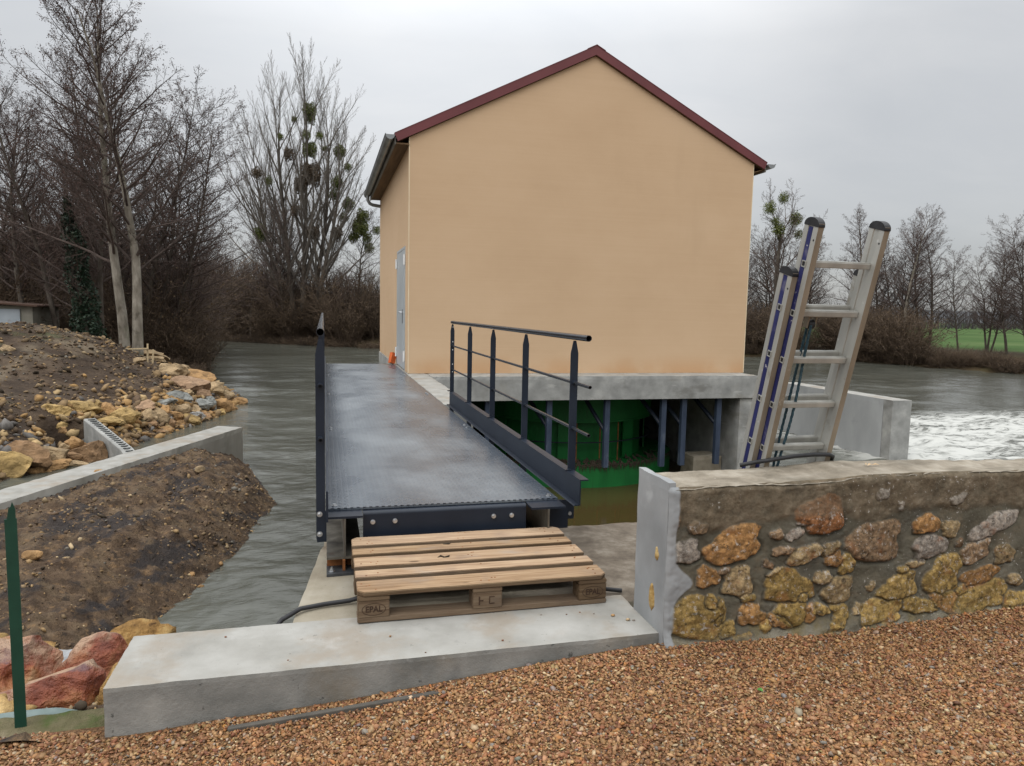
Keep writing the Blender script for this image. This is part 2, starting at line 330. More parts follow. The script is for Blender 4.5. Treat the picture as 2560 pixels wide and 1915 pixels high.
burn=pmat('burnt stamp',[(.3,(.03,.016,.01)),(.7,(.06,.034,.02))],30,4,.9,0)
# ================================================================== near ground and gravel
def g_near(x,y):
    z=-.485+.14*sstep(-.7,1.7,x)+.012*fbm(x,y,1.1,3,2)-.06*sstep(1.6,-1.5,y)
    z=z+.022*np.exp(-((y-2.78)/.12)**2)*sstep(-.75,-.4,x)
    return np.where(y>2.95,np.minimum(z,-.5-3.*sstep(2.97,3.05,y)*(x>-.9)),z)
gravel_bed=pmat('gravel bed',[(.3,(.06,.028,.011)),(.5,(.15,.078,.034)),(.7,(.28,.165,.08))],70,8,.9,.9,110,.02,world=True)
ys=np.concatenate([np.linspace(-30,.8,20),np.linspace(.9,3.06,70)]); xs=np.concatenate([np.linspace(-30,-2.6,14),np.linspace(-2.5,5,200),np.linspace(5.3,30,14)])
tag(grid('gravel_ground',xs,ys,g_near,gravel_bed),kind='structure')
rs=np.random.RandomState(5)
def vmul(name,rough=.75,scale=60,amt=.35,spec=.35):
    m,t,b=newmat(name); v=t.pos(); n=t.noise(v,scale,5,.6)
    c=t.mix(1.,t.attr('Col'),t.ramp(n,[(.3,(1-amt,)*3),(.7,(1+amt*.6,)*3)]),'MULTIPLY')
    setp(t,b,c,rough,0,t.bump(t.noise(v,scale*3,4),.3,.002),spec); return m
pebble_m=vmul('pebbles',.62,130,.3,.4)
PAL=.88*np.array([(.30,.155,.062),(.24,.105,.040),(.38,.225,.105),(.19,.072,.03),(.47,.34,.2),(.2,.165,.135),(.125,.06,.028),(.33,.26,.18),(.34,.15,.042)])
PW=np.array([.34,.24,.16,.09,.04,.02,.055,.02,.035]); PW/=PW.sum()
n=150000
u=rs.rand(n); px=-1.75+5.6*rs.rand(n); py=np.where(u<.85,1.6+1.40*rs.rand(n),1.25+.5*rs.rand(n))
ne=46000; ex=np.where(rs.rand(ne)<.8,3.85+2.5*rs.rand(ne),-3.-0*rs.rand(ne)+1.25*rs.rand(ne)); px=np.concatenate([px,ex]); py=np.concatenate([py,1.5+1.5*rs.rand(ne)]); n=len(px)
ok=~((px>-.83)&(px<1.5)&(py>2.83))&~((px>=1.4)&(py>2.83))&~((px<-.83)&(py>2.93+.03*fbm(px,py,5,2,3)-.05*sstep(-1.0,-.82,px)))
px,py=px[ok],py[ok]; n=len(px)
sz=np.clip(np.exp(rs.normal(math.log(.0056),.33,n)),.0028,.0145)
pz=g_near(px,py)+sz*(.25+.5*rs.rand(n))
ci=rs.choice(len(PAL),n,p=PW); cols=PAL[ci]*(1+.15*rs.normal(size=(n,1))).clip(.6,1.5)
tint=1+.16*fbm(px,py,1.6,3,4)[:,None]; cols=(cols*tint*(1+.05*rs.normal(size=(n,3)))).clip(.02,.7)
scatter_stones('gravel',np.stack([px,py,pz],-1),sz,cols,pebble_m,rs,.55)
tag(MB().box(0,.80,-.012,.012,-.03,.012,0,.004).build('edging_strip',edge_slate),'dark thin edging strip half buried in gravel along the concrete step','edging')
for o_ in COL.objects:
    if o_.name=='edging_strip': o_.location=(-.36,2.752,-.453); o_.rotation_euler=(0,-.055,.012)
# loose odds and ends lying on the gravel and the step
def straw(name,p0,p1,r,mat,label,cat):
    P0,P1=Vector(p0),Vector(p1); md=(P0+P1)/2+Vector((.004,.006,.004))
    o=MB().tube([P0,md,P1],[r,r,r*.6],6).build(name,mat); return tag(o,label,cat)
straw_m=pmat('dry straw',[(.3,(.42,.27,.14)),(.7,(.55,.4,.24))],30,4,.8,0)
leaf_m=pmat('green leaf',[(.3,(.05,.16,.03)),(.7,(.09,.25,.05))],30,4,.6,0)
straw('dry_stalk',(1.355,2.27,-.34),(1.475,2.31,-.335),.0016,straw_m,'single thin dry straw stalk lying on the gravel','straw')
mb=MB(); cv=[(1.66,2.39,-.333)]; 
for k in range(9):
    a=2*PI*k/9; cv.append((1.66+.011*math.cos(a),2.39+.013*math.sin(a),-.336+.003*math.sin(2*a)))
mb.add(cv,[(0,1+k,1+(k+1)%9) for k in range(9)],0,True); tag(mb.build('leaf',leaf_m),'tiny round green leaf lying on the gravel','leaf')
# ================================================================== concrete step, pier
def rough_block(name,x0,x1,y0,y1,z0,z1,mats,parent=None,res=.03,amp=.006,chip=.01,zcut=None,seed=1):
    """cast block: subdivided box with rounded, slightly ragged edges; top faces slot 0, the rest slot 1"""
    bm=bmesh.new()
    nx,ny,nz=[max(2,int(round((b-a)/res))) for a,b in ((x0,x1),(y0,y1),(z0,z1))]
    nz=min(nz,24)
    idx={}
    def V(i,j,k):
        if (i,j,k) not in idx: idx[(i,j,k)]=bm.verts.new((x0+(x1-x0)*i/nx,y0+(y1-y0)*j/ny,z0+(z1-z0)*k/nz))
        return idx[(i,j,k)]
    top=set()
    for i in range(nx):
        for j in range(ny):
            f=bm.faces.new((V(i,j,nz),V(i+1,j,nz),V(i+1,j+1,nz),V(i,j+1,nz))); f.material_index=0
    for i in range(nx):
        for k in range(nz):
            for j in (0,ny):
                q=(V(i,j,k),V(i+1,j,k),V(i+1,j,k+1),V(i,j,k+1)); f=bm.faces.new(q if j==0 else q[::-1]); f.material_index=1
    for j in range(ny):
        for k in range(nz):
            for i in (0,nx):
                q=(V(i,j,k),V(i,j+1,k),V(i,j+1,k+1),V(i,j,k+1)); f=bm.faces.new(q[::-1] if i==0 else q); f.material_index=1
    for (i,j,k),v in idx.items():
        ext=(i in (0,nx))+(j in (0,ny))+(k==nz)
        p=v.co*1.0; nv=mnoise.noise(p*9+Vector((seed,0,0))); n2=mnoise.noise(p*31+Vector((0,seed,0)))
        ins=0
        if ext>=2: ins=chip*(.5+.5*abs(n2))+chip*max(0,mnoise.noise(p*14))
        cx=(x0+x1)/2; cy=(y0+y1)/2
        if i in (0,nx): v.co.x+=(cx-p.x>0 and 1 or -1)*ins*.6+amp*nv*.5
        if j in (0,ny): v.co.y+=(cy-p.y>0 and 1 or -1)*ins*.6+amp*nv*.5
        if k==nz: v.co.z+=-ins*.6+amp*.6*nv+amp*.25*n2
    me=bpy.data.meshes.new(name); bm.normal_update(); bmesh.ops.recalc_face_normals(bm,faces=bm.faces[:]); bm.to_mesh(me); bm.free()
    for m in mats: me.materials.append(m)
    o=bpy.data.objects.new(name,me); COL.objects.link(o)
    if parent: o.parent=parent
    return o
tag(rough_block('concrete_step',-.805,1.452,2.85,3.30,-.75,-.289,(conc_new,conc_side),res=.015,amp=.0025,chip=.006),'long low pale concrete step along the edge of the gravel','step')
def pier():
    m_=conc_pier.copy(); m_.name='pier top with trodden dirt'; t=NT(m_.node_tree); b=m_.node_tree.nodes['Principled BSDF']; src=b.inputs['Base Color'].links[0].from_socket
    v=t.pos(); s=t.sep(v); k=t.rng(t.math('ADD',s[0],t.math('MULTIPLY',t.noise(v,3,6,.65),.6)),1.35,1.6,0,1); d=t.ramp(t.noise(v,7,9,.7),[(.3,(.07,.055,.04)),(.5,(.135,.11,.083)),(.7,(.235,.205,.165))])
    t.l.new(t.mix(k,src,d),b.inputs['Base Color'])
    o=rough_block('concrete_pier',-.17,2.3,3.306,4.62,-3.3,-.330,(m_,conc_pier),res=.05,amp=.006,chip=.015,seed=4)
    for v in o.data.vertices:                         # its left edge runs slightly askew
        w=max(0,(1.5-v.co.x)/1.67); v.co.x+=.155*w*(v.co.y-3.3)/1.3
    return tag(o,'sandy concrete pier top under the bridge end and pallet','pier')
pier()
# pebbles, flakes and a scrap lying on the step
for k,(x,y,s,c) in enumerate(((.27,3.06,.007,0),(-.42,3.2,.006,3),(1.31,3.06,.012,2),(1.36,3.0,.012,4),(1.385,2.99,.008,5),(.74,2.92,.006,3),(1.1,3.12,.005,6),(1.17,3.13,.005,1),(.98,3.14,.005,5),(1.23,3.1,.005,5),(-.15,2.93,.004,3),(.4,2.88,.004,6))):
    V=rockverts(300+k,8,.08,ICO1V)*s; V[:,2]*=.6; V+=np.array((x,y,-.289+s*.45))
    o=npmesh('pebble',V,ICO1F,pmat('pebble on step %d'%k,[(.3,tuple(PAL[c]*.8)),(.7,tuple(PAL[c]*1.2))],90,4,.8,.3,120,.002),smooth=True)
    tag(o,'small loose pebble lying on the pale concrete step','pebble','loose pebbles on the step')
# ================================================================== pallet
def pallet():
    X,Y,Zb=.137,3.211,-.289
    r=empty('pallet','weathered wooden pallet lying on the concrete in front of the footbridge','pallet',(X,Y,Zb+.004),(0.004,.002,.0006))
    rs=random.Random(3)
    def board(name,x0,x1,y0,y1,z0,z1,mat,clip=0,lab=None,nails=()):
        cx,cy,cz=(x0+x1)/2,(y0+y1)/2,(z0+z1)/2; bm=bmesh.new()
        bmesh.ops.create_cube(bm,size=1)
        for v in bm.verts: v.co=Vector((v.co.x*(x1-x0),v.co.y*(y1-y0),v.co.z*(z1-z0)))
        if clip:
            ed=[e for e in bm.edges if abs(e.verts[0].co.x-e.verts[1].co.x)<1e-6 and abs(e.verts[0].co.y-e.verts[1].co.y)<1e-6 and e.verts[0].co.y*clip>0]
            bmesh.ops.bevel(bm,geom=ed,offset=.028,segments=1,affect='EDGES')
        bmesh.ops.bevel(bm,geom=bm.edges[:],offset=.003,segments=2,affect='EDGES')
        bmesh.ops.subdivide_edges(bm,edges=[e for e in bm.edges if abs(e.verts[0].co.x-e.verts[1].co.x)>.3],cuts=24)
        for v in bm.verts:
            v.co.z+=.0022*mnoise.noise(Vector((v.co.x*3,cy*7,v.co.z*9))); v.co.y+=.0022*mnoise.noise(Vector((v.co.x*5+9,cy*5,3)))
        bm.normal_update()
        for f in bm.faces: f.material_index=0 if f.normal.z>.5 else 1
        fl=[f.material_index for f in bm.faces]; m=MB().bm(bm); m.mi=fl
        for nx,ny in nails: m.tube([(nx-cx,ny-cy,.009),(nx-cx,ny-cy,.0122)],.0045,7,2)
        o=m.build(name,(mat,wood_shade,rusty),r); o.location=(cx,cy,cz)
        if lab: o['label']=lab
        return o
    tops=[(0,.143),(.190,.284),(.331,.469),(.516,.610),(.657,.80)]
    for k,(a,b) in enumerate(tops): board('top_board',-.002 if k%2 else 0,1.2-(.004 if k==3 else 0),a,b,.122,.144,wood,-1 if k==0 else (1 if k==4 else 0),None,[(xx+rs.uniform(-.05,.05),a+(b-a)*rs.uniform(.15,.85)) for xx in (.07,.6,1.13) for q in range(4 if b-a>.12 else 2)])
    for x0 in (0,.5275,1.055): board('stringer_board',x0+.001,x0+.144,.002,.798,.1005,.1215,wood_shade)
    for i,x0 in enumerate((0,.5275,1.055)):
        for j,(y0,y1) in enumerate(((0,.10),(.3275,.4725),(.70,.80))):
            o=board('block',x0+.002,x0+.143,y0+.002,y1-.002,.0225,.100,wood_shade)
            if j==0 and i!=1:
                cu=bpy.data.curves.new('stamp','FONT'); cu.body='EPAL'; cu.size=.041; cu.align_x='CENTER'; cu.align_y='CENTER'; cu.extrude=.0004; cu.offset=.0008
                ob=bpy.data.objects.new('tmp',cu); COL.objects.link(ob); dg=bpy.context.evaluated_depsgraph_get(); dg.update()
                me=bpy.data.meshes.new_from_object(ob.evaluated_get(dg)); bpy.data.objects.remove(ob)
                V=np.array([v.co[:] for v in me.vertices]); F=[tuple(p.vertices) for p in me.polygons]
                mb=MB(); mb.add([(p[0]*.86,-.0492-p[2],p[1]) for p in V],F)
                for k in range(40):                                    # oval ring round the letters
                    a,b=2*PI*k/40,2*PI*(k+1)/40
                    q=lambda t,s:(.054*s*math.cos(t),-.0492,.029*(s if s==1 else s*.97)*math.sin(t))
                    mb.add([q(a,1),q(b,1),q(b,.945),q(a,.945)],[(0,1,2,3)])
                mb.build('stamp',burn,o,recalc=False); bpy.data.meshes.remove(me)
            if j==0 and i==1:
                mb=MB(); mb.box(-.042,-.036,-.0495,-.0475,-.02,.02); mb.box(-.0355,-.02,-.0495,-.0475,-.003,.003); mb.box(.008,.012,-.0495,-.0475,-.018,.018); mb.box(.0125,.034,-.0495,-.0475,.014,.018); mb.box(.0125,.034,-.0495,-.0475,-.018,-.014); mb.build('stamp',burn,o)
    for y0,y1 in ((0,.10),(.3275,.4725),(.70,.80)): board('bottom_board',0,1.2,y0,y1,0,.022,wood_shade)
pallet()
def chip(x,y,a,l):
    o=MB().tube([(x,y,0),(x+l*math.cos(a),y+l*math.sin(a),.004),(x+l*1.6*math.cos(a+.5),y+l*1.6*math.sin(a+.5),.001)],[.004,.006,.002],5)
    return o
mb=chip(0,0,.1,.03); m2=chip(.01,.006,2.6,.022); mb.add(m2.v,m2.f); o=mb.build('twig',debris_m); o.location=(.585,3.60,-.141); tag(o,'dark scrap of bark lying on the middle board of the pallet','bark')
mb=chip(0,0,-.2,.03); o=mb.build('twig',debris_m); o.location=(.62,3.81,-.141); tag(o,'thin dark twig lying on the farther boards of the pallet','twig')
# black cable across the pier and under the pallet
tag(MB().tube([(-.42,3.36,-1.0),(-.36,3.37,-.6),(-.27,3.385,-.40),(-.20,3.42,-.325),(-.12,3.5,-.312),(-.009,3.535,-.313),(.11,3.55,-.311),(.4,3.52,-.238),(.8,3.51,-.238),(1.3,3.46,-.25),(1.42,3.42,-.305),(1.5,3.40,-.312)],.0115,10).build('cable',rubber),'thick black cable running over the pier and through the pallet','cable')
# ================================================================== old stone wall
def wall_y(x): return 2.805+.03*math.sin(x*1.9+.6)
STONES=[(1.76, 0.118, 0.136, 0.07, 'o'), (2.2, 0.235, 0.114, 0.081, 'r'), (2.51, 0.085, 0.131, 0.097, 'b'), (1.61, -0.21, 0.124, 0.102, 'y'), (1.64, -0.023, 0.052, 0.044, 'o'), (1.53, 0.093, 0.07, 0.048, 'g'), (1.79, -0.056, 0.073, 0.062, 't'), (2.05, -0.095, 0.122, 0.068, 'y'), (2.12, 0.055, 0.077, 0.04, 't'), (2.28, 0.025, 0.047, 0.037, 'o'), (2.35, -0.007, 0.042, 0.042, 'y'), (2.31, -0.134, 0.08, 0.065, 't'), (2.66, -0.152, 0.106, 0.067, 'y'), (2.94, -0.12, 0.111, 0.092, 'y'), (2.84, 0.036, 0.103, 0.052, 'g'), (2.81, 0.151, 0.068, 0.048, 'o'), (2.96, 0.119, 0.053, 0.038, 't'), (3.25, 0.117, 0.146, 0.049, 'g'), (3.13, -0.008, 0.089, 0.054, 'b'), (3.34, -0.046, 0.068, 0.045, 't'), (3.18, -0.144, 0.121, 0.04, 'o'), (3.19, -0.244, 0.158, 0.075, 'y'), (2.99, -0.252, 0.071, 0.054, 'o'), (2.79, -0.249, 0.109, 0.034, 'y'), (2.56, -0.248, 0.138, 0.048, 'y'), (2.33, -0.243, 0.053, 0.043, 'y'), (2.22, -0.219, 0.042, 0.028, 'y'), (2.17, -0.228, 0.036, 0.037, 'o'), (2.07, -0.224, 0.077, 0.05, 'y'), (2.02, -0.257, 0.061, 0.037, 'o'), (1.87, -0.216, 0.065, 0.05, 'o'), (1.75, -0.272, 0.034, 0.036, 'y'), (1.82, -0.319, 0.05, 0.022, 'y'), (1.97, 0.154, 0.03, 0.022, 'b'), (2.06, 0.152, 0.041, 0.023, 'g'), (2.01, 0.08, 0.05, 0.022, 'b'), (3.4, -0.281, 0.081, 0.046, 'y'), (3.41, -0.181, 0.05, 0.025, 't'), (2.76, -0.036, 0.057, 0.019, 't'), (1.84, -0.132, 0.034, 0.023, 'y'), (2.53, 0.315, 0.033, 0.027, 'w'), (2.64, 0.254, 0.017, 0.018, 'w'), (2.99, 0.265, 0.046, 0.029, 'w'), (1.48, 0.234, 0.023, 0.026, 'o')]
def masonry_mat():
    m,t,b=newmat('lime mortar and field stone'); v=t.pos(); s=t.sep(v); md=t.sep(t.attr('Mask')); stone,lap,cop=md[0],md[1],md[2]
    # mortar
    n=t.noise(v,3.2,8,.6); c=t.ramp(n,[(.3,(.07,.063,.045)),(.52,(.112,.101,.074)),(.74,(.18,.163,.128))])
    c=t.mix(t.rng(t.noise(v,13,8,.68),.47,.75,0,.6),c,(.185,.145,.095))
    c=t.mix(t.rng(t.noise(v,2.1,5),.5,.66,0,.45),c,(.10,.097,.085))
    lowz=t.math('ADD',s[2],t.math('MULTIPLY',t.noise(v,5,6),.2))
    c=t.mix(t.rng(lowz,-.26,-.17,.85,0),c,(.27,.245,.19))
    c=t.mix(t.math('MULTIPLY',cop,t.rng(t.noise(v,9,8,.7),.3,.66,.55,1.)),c,t.ramp(t.noise(v,16,8,.7),[(.3,(.065,.05,.032)),(.5,(.145,.112,.074)),(.72,(.25,.2,.14))]))
    # stones
    g=t.noise(v,38,9,.72); sc_=t.mix(1.,t.attr('Col'),t.ramp(g,[(.28,(.22,.2,.17)),(.48,(.85,.84,.82)),(.70,(1.9,1.85,1.75))]),'MULTIPLY')
    sc_=t.mix(t.rng(t.noise(v,12,6),.56,.72,0,.6),sc_,(.24,.095,.035))
    sc_=t.mix(t.rng(t.noise(t.map(v,loc=(5,2,8)),44,6,.7),.56,.66,0,.75),sc_,(.46,.43,.39)); sc_=t.mix(t.rng(t.noise(t.map(v,loc=(1,7,3)),30,7,.7),.57,.64,0,.75),sc_,(.035,.03,.022))
    c=t.mix(stone,c,sc_)
    # lichen specks, moss towards the foot
    c=t.mix(t.rng(t.noise(t.map(v,loc=(2,9,1)),70,3,.6),.65,.69,0,t.math('MULTIPLY',t.rng(t.noise(v,2.3,4),.42,.6),.85)),c,(.6,.58,.54)) if False else t.mix(t.math('MULTIPLY',t.rng(t.noise(t.map(v,loc=(2,9,1)),70,3,.6),.64,.69,0,.6),t.rng(t.noise(v,2.3,4),.42,.6)),c,(.6,.58,.54))
    c=t.mix(t.math('MULTIPLY',t.rng(lowz,-.26,-.02,1,0),t.rng(t.noise(v,8,7,.6),.46,.68,0,.6)),c,(.16,.115,.028))
    c=t.mix(lap,c,t.ramp(t.noise(v,4,7),[(.3,(.2,.207,.21)),(.7,(.3,.307,.31))]))
    nb=t.bump(t.noise(v,50,9,.75),.95,.014); nb2=t.bump(t.noise(v,35,6),.15,.004)
    mixn=t.new('ShaderNodeMix',data_type='VECTOR'); t.l.new(lap,mixn.inputs[0]); t.l.new(nb,mixn.inputs[4]); t.l.new(nb2,mixn.inputs[5])
    setp(t,b,c,.92,0,mixn.outputs[1],.15); return m
masonry_m=masonry_mat()
def top_z(x): return .40+.010*np.sin(x*3.1)+.012*fbm(np.asarray(x)*1.,np.asarray(x)*0.+.5,4,3,3)
def stone_wall():
    root=empty('stone_wall','old stone and mortar garden wall with grey rendered end beside the gravel','wall',(1.46,2.8,-.45)); OR=np.array((1.46,2.8,-.45))
    r=np.random.RandomState(11)
    cm={'o':(.29,.16,.065),'r':(.24,.11,.048),'b':(.22,.15,.092),'y':(.30,.205,.075),'g':(.25,.22,.19),'t':(.285,.21,.115),'w':(.42,.4,.37)}
    L=[(x,z,a*1.08,b*1.1,c) for x,z,a,b,c in STONES]
    L+=[(1.66,-.15,.05,.04,'y'),(1.70,-.235,.035,.03,'y'),(1.94,-.27,.04,.03,'y'),(2.12,-.15,.035,.03,'y'),(2.26,.07,.06,.03,'t'),(2.44,-.235,.03,.03,'t'),(2.44,.03,.025,.02,'b'),(2.68,-.06,.04,.02,'y'),(2.5,-.13,.03,.025,'t'),(1.93,.02,.03,.018,'b'),(1.58,.20,.04,.03,'b'),(2.9,-.24,.045,.035,'o'),(3.08,-.2,.05,.03,'y'),(2.62,-.30,.05,.02,'y'),(2.3,-.30,.05,.02,'y'),(2.1,.2,.03,.015,'g'),(1.98,-.02,.05,.02,'t'),(2.22,-.06,.05,.03,'t'),(3.02,.04,.03,.02,'b'),(1.72,.0,.03,.02,'b')]
    for k in range(52): L.append((3.5+2.6*r.rand(),-.3+.48*r.rand(),.05+.09*r.rand(),.03+.05*r.rand(),'oytbg'[r.randint(5)]))
    def front(name_x,nz):
        dbest=None
        X,V_=np.meshgrid(name_x,np.linspace(0,1,nz)); zt=top_z(X); Z=-.62+(zt+.62)*V_
        wx=X+.014*fbm(X,Z,16,4,1)+.006*fbm(X,Z,60,3,6); wz=Z+.012*fbm(X,Z,16,4,2)+.005*fbm(X,Z,60,3,7)
        m=np.zeros_like(X); hgt=np.zeros_like(X); ring=np.zeros_like(X); col=np.full(X.shape+(3,),.2)
        for k,(cx,cz,a,b,c) in enumerate(L):
            q=r.uniform(-.35,.35); cq,sq=math.cos(q),math.sin(q); dx,dz=wx-cx,wz-cz; u=(dx*cq+dz*sq)/a; w=(-dx*sq+dz*cq)/b
            n=r.uniform(2.2,3.4); rr_=(np.abs(u)**n+np.abs(w)**n)**(1/n); th=np.arctan2(w,u)
            e=1+.10*np.sin(2*th+r.uniform(0,6))+.10*np.sin(3*th+r.uniform(0,6))+.06*np.sin(5*th+r.uniform(0,6)); d=rr_/e
            mk=sstep(1.03,.95,d); dd=np.minimum(d,9.)*1.0; d1=dd if dbest is None else np.minimum(dbest,dd); d2=np.full_like(dd,9.) if dbest is None else np.minimum(d2,np.maximum(dbest,dd)); dbest=d1; fac=np.minimum.reduce([1.25+r.uniform(-.1,.25)-(np.cos(p_)*u+np.sin(p_)*w)*r.uniform(.35,.95) for p_ in r.uniform(0,6.28)+np.arange(5)*1.2566+r.uniform(-.4,.4,5)]); hk=r.uniform(.010,.020)*np.clip(fac,.15,1.15)*sstep(1.02,.86,d)*(1+.45*fbm(X,Z,24,4,k,.65))
            up=mk>m; col[up]=np.array(cm[c])*r.uniform(.75,1.15); hgt=np.where(up,hk,hgt); m=np.maximum(m,mk)
            ring=np.maximum(ring,np.exp(-((d-1.07)/.07)**2)*np.clip(.35-.65*np.sin(th),0,1)*min(1.,a/.06))
        lapw=.02+.012*fbm(Z,Z*0+2.,5,3,1)+.085*np.exp(-((Z+.05)/.062)**2)+.03*sstep(-.30,-.38,Z)+.004*fbm(Z,Z*0+1.,40,2,5)
        lap=sstep(.006,-.004,X-(1.466+lapw)); cop=sstep(.19,.235,Z+.05*fbm(X,Z,5,4,9))
        joint=sstep(.02,.14,d2-d1)*sstep(-.335,-.285,Z+.03*fbm(X,Z,8,3,5)+.05*sstep(1.75,1.6,X)); m=m*(.15+.85*joint)*(1-lap)*(1-.6*cop); hgt=hgt*joint
        y=np.array([[wall_y(x) for x in name_x]]).repeat(nz,0)+.004
        y=y-.014*fbm(X,Z,4.,5,3)-.006*fbm(X,Z,22,4,5)-hgt*m*1.0-.010*cop*(.6+.8*fbm(X,Z,9,3,2))+.020*ring*(1-m)*(1-lap)-.003*lap
        y=y-.03*sstep(-.24,-.33,Z+.05*fbm(X,Z,6,3,1))*(1-m*.5)
        e=np.clip((Z-zt+.035)/.035,0,1); y+=.022*e**2; Z=Z-.006*e
        e2=np.clip((1.464-X)/.018,0,1); y+=.018*e2**2
        V=np.stack([X,y,Z],-1).reshape(-1,3)-OR; nx=len(name_x); i=np.arange(nz-1)[:,None]*nx+np.arange(nx-1)[None]; F=np.stack([i,i+1,i+nx+1,i+nx],-1).reshape(-1,4)
        mk=np.stack([m,lap,cop],-1).reshape(-1,3)
        return V,F,col.reshape(-1,3),mk
    V,F,c,mk=front(np.concatenate([np.arange(1.447,3.75,.0055),np.arange(3.76,6.2,.03)]),190)
    o=npmesh('masonry',V,F,masonry_m,root,True,c); a=o.data.color_attributes.new('Mask','FLOAT_COLOR','POINT'); q=np.ones((len(V),4),np.float32); q[:,:3]=mk; a.data.foreach_set('color',q.ravel())
    xs=np.arange(1.47,6.2,.018); vs=np.linspace(0,1,34); X,Vv=np.meshgrid(xs,vs); y0=np.array([[wall_y(x) for x in xs]]).repeat(34,0)
    Y=y0+.004+(3.125-y0)*Vv+.014*fbm(X,Vv*0,5,3,4)*Vv; Z=top_z(X)-.008+.012*fbm(X,Y,11,5,3)-.016*np.clip((Vv-.93)/.07,0,1)-.004*np.clip((.06-Vv)/.06,0,1)
    nx=len(xs); i=np.arange(33)[:,None]*nx+np.arange(nx-1)[None]; F=np.stack([i,i+1,i+nx+1,i+nx],-1).reshape(-1,4)
    npmesh('coping',np.stack([X,Y,Z],-1).reshape(-1,3)-OR,F,conc_old,root,True)
    MB().box(1.50,6.2,3.09,3.118,-3.2,.37).build('back_face',conc_grey,root).location=tuple(-OR)
    o=rough_block('rendered_end',1.445,1.486,2.816,3.135,-.62,.406,(render_grey,render_grey),root,res=.016,amp=.006,chip=.006,seed=31); o.location=tuple(-OR)
    V=np.concatenate([rockverts(77,10,.1)*np.array((.016,.030,.068))+np.array((1.448,2.935,-.16)),rockverts(78,10,.1)*np.array((.012,.018,.032))+np.array((1.447,2.90,.06))])-OR
    npmesh('exposed_stone',V,np.concatenate([ICO3F,ICO3F+len(ICO3V)]),pmat('exposed yellow stone',[(.3,(.16,.09,.03)),(.5,(.33,.21,.07)),(.7,(.45,.33,.15))],22,7,.9,.7,60,.01),root,True)
stone_wall()
def rock_obj(name,loc,sc3,rot,seed,mat,label,cat,group=None,planes=14,base=None):
    V=rockverts(seed,planes,.07,base)*np.array(sc3); o=npmesh(name,V,ICO3F if base is None else ICO4F,mat,smooth=True)
    o.location=loc; o.rotation_euler=rot; return tag(o,label,cat,group)
ochre=pmat('ochre limestone',[(.3,(.2,.12,.04)),(.5,(.36,.23,.09)),(.72,(.5,.36,.17))],7,9,.9,.8,30,.02,overlays=[((.13,.075,.03),9,.55,.68,.7)],rvar=.15)
rock_obj('rock',(1.52,2.80,-.395),(.09,.035,.04),(0,0,.2),91,ochre,'yellow stone at the foot of the wall beside the step end','rock')
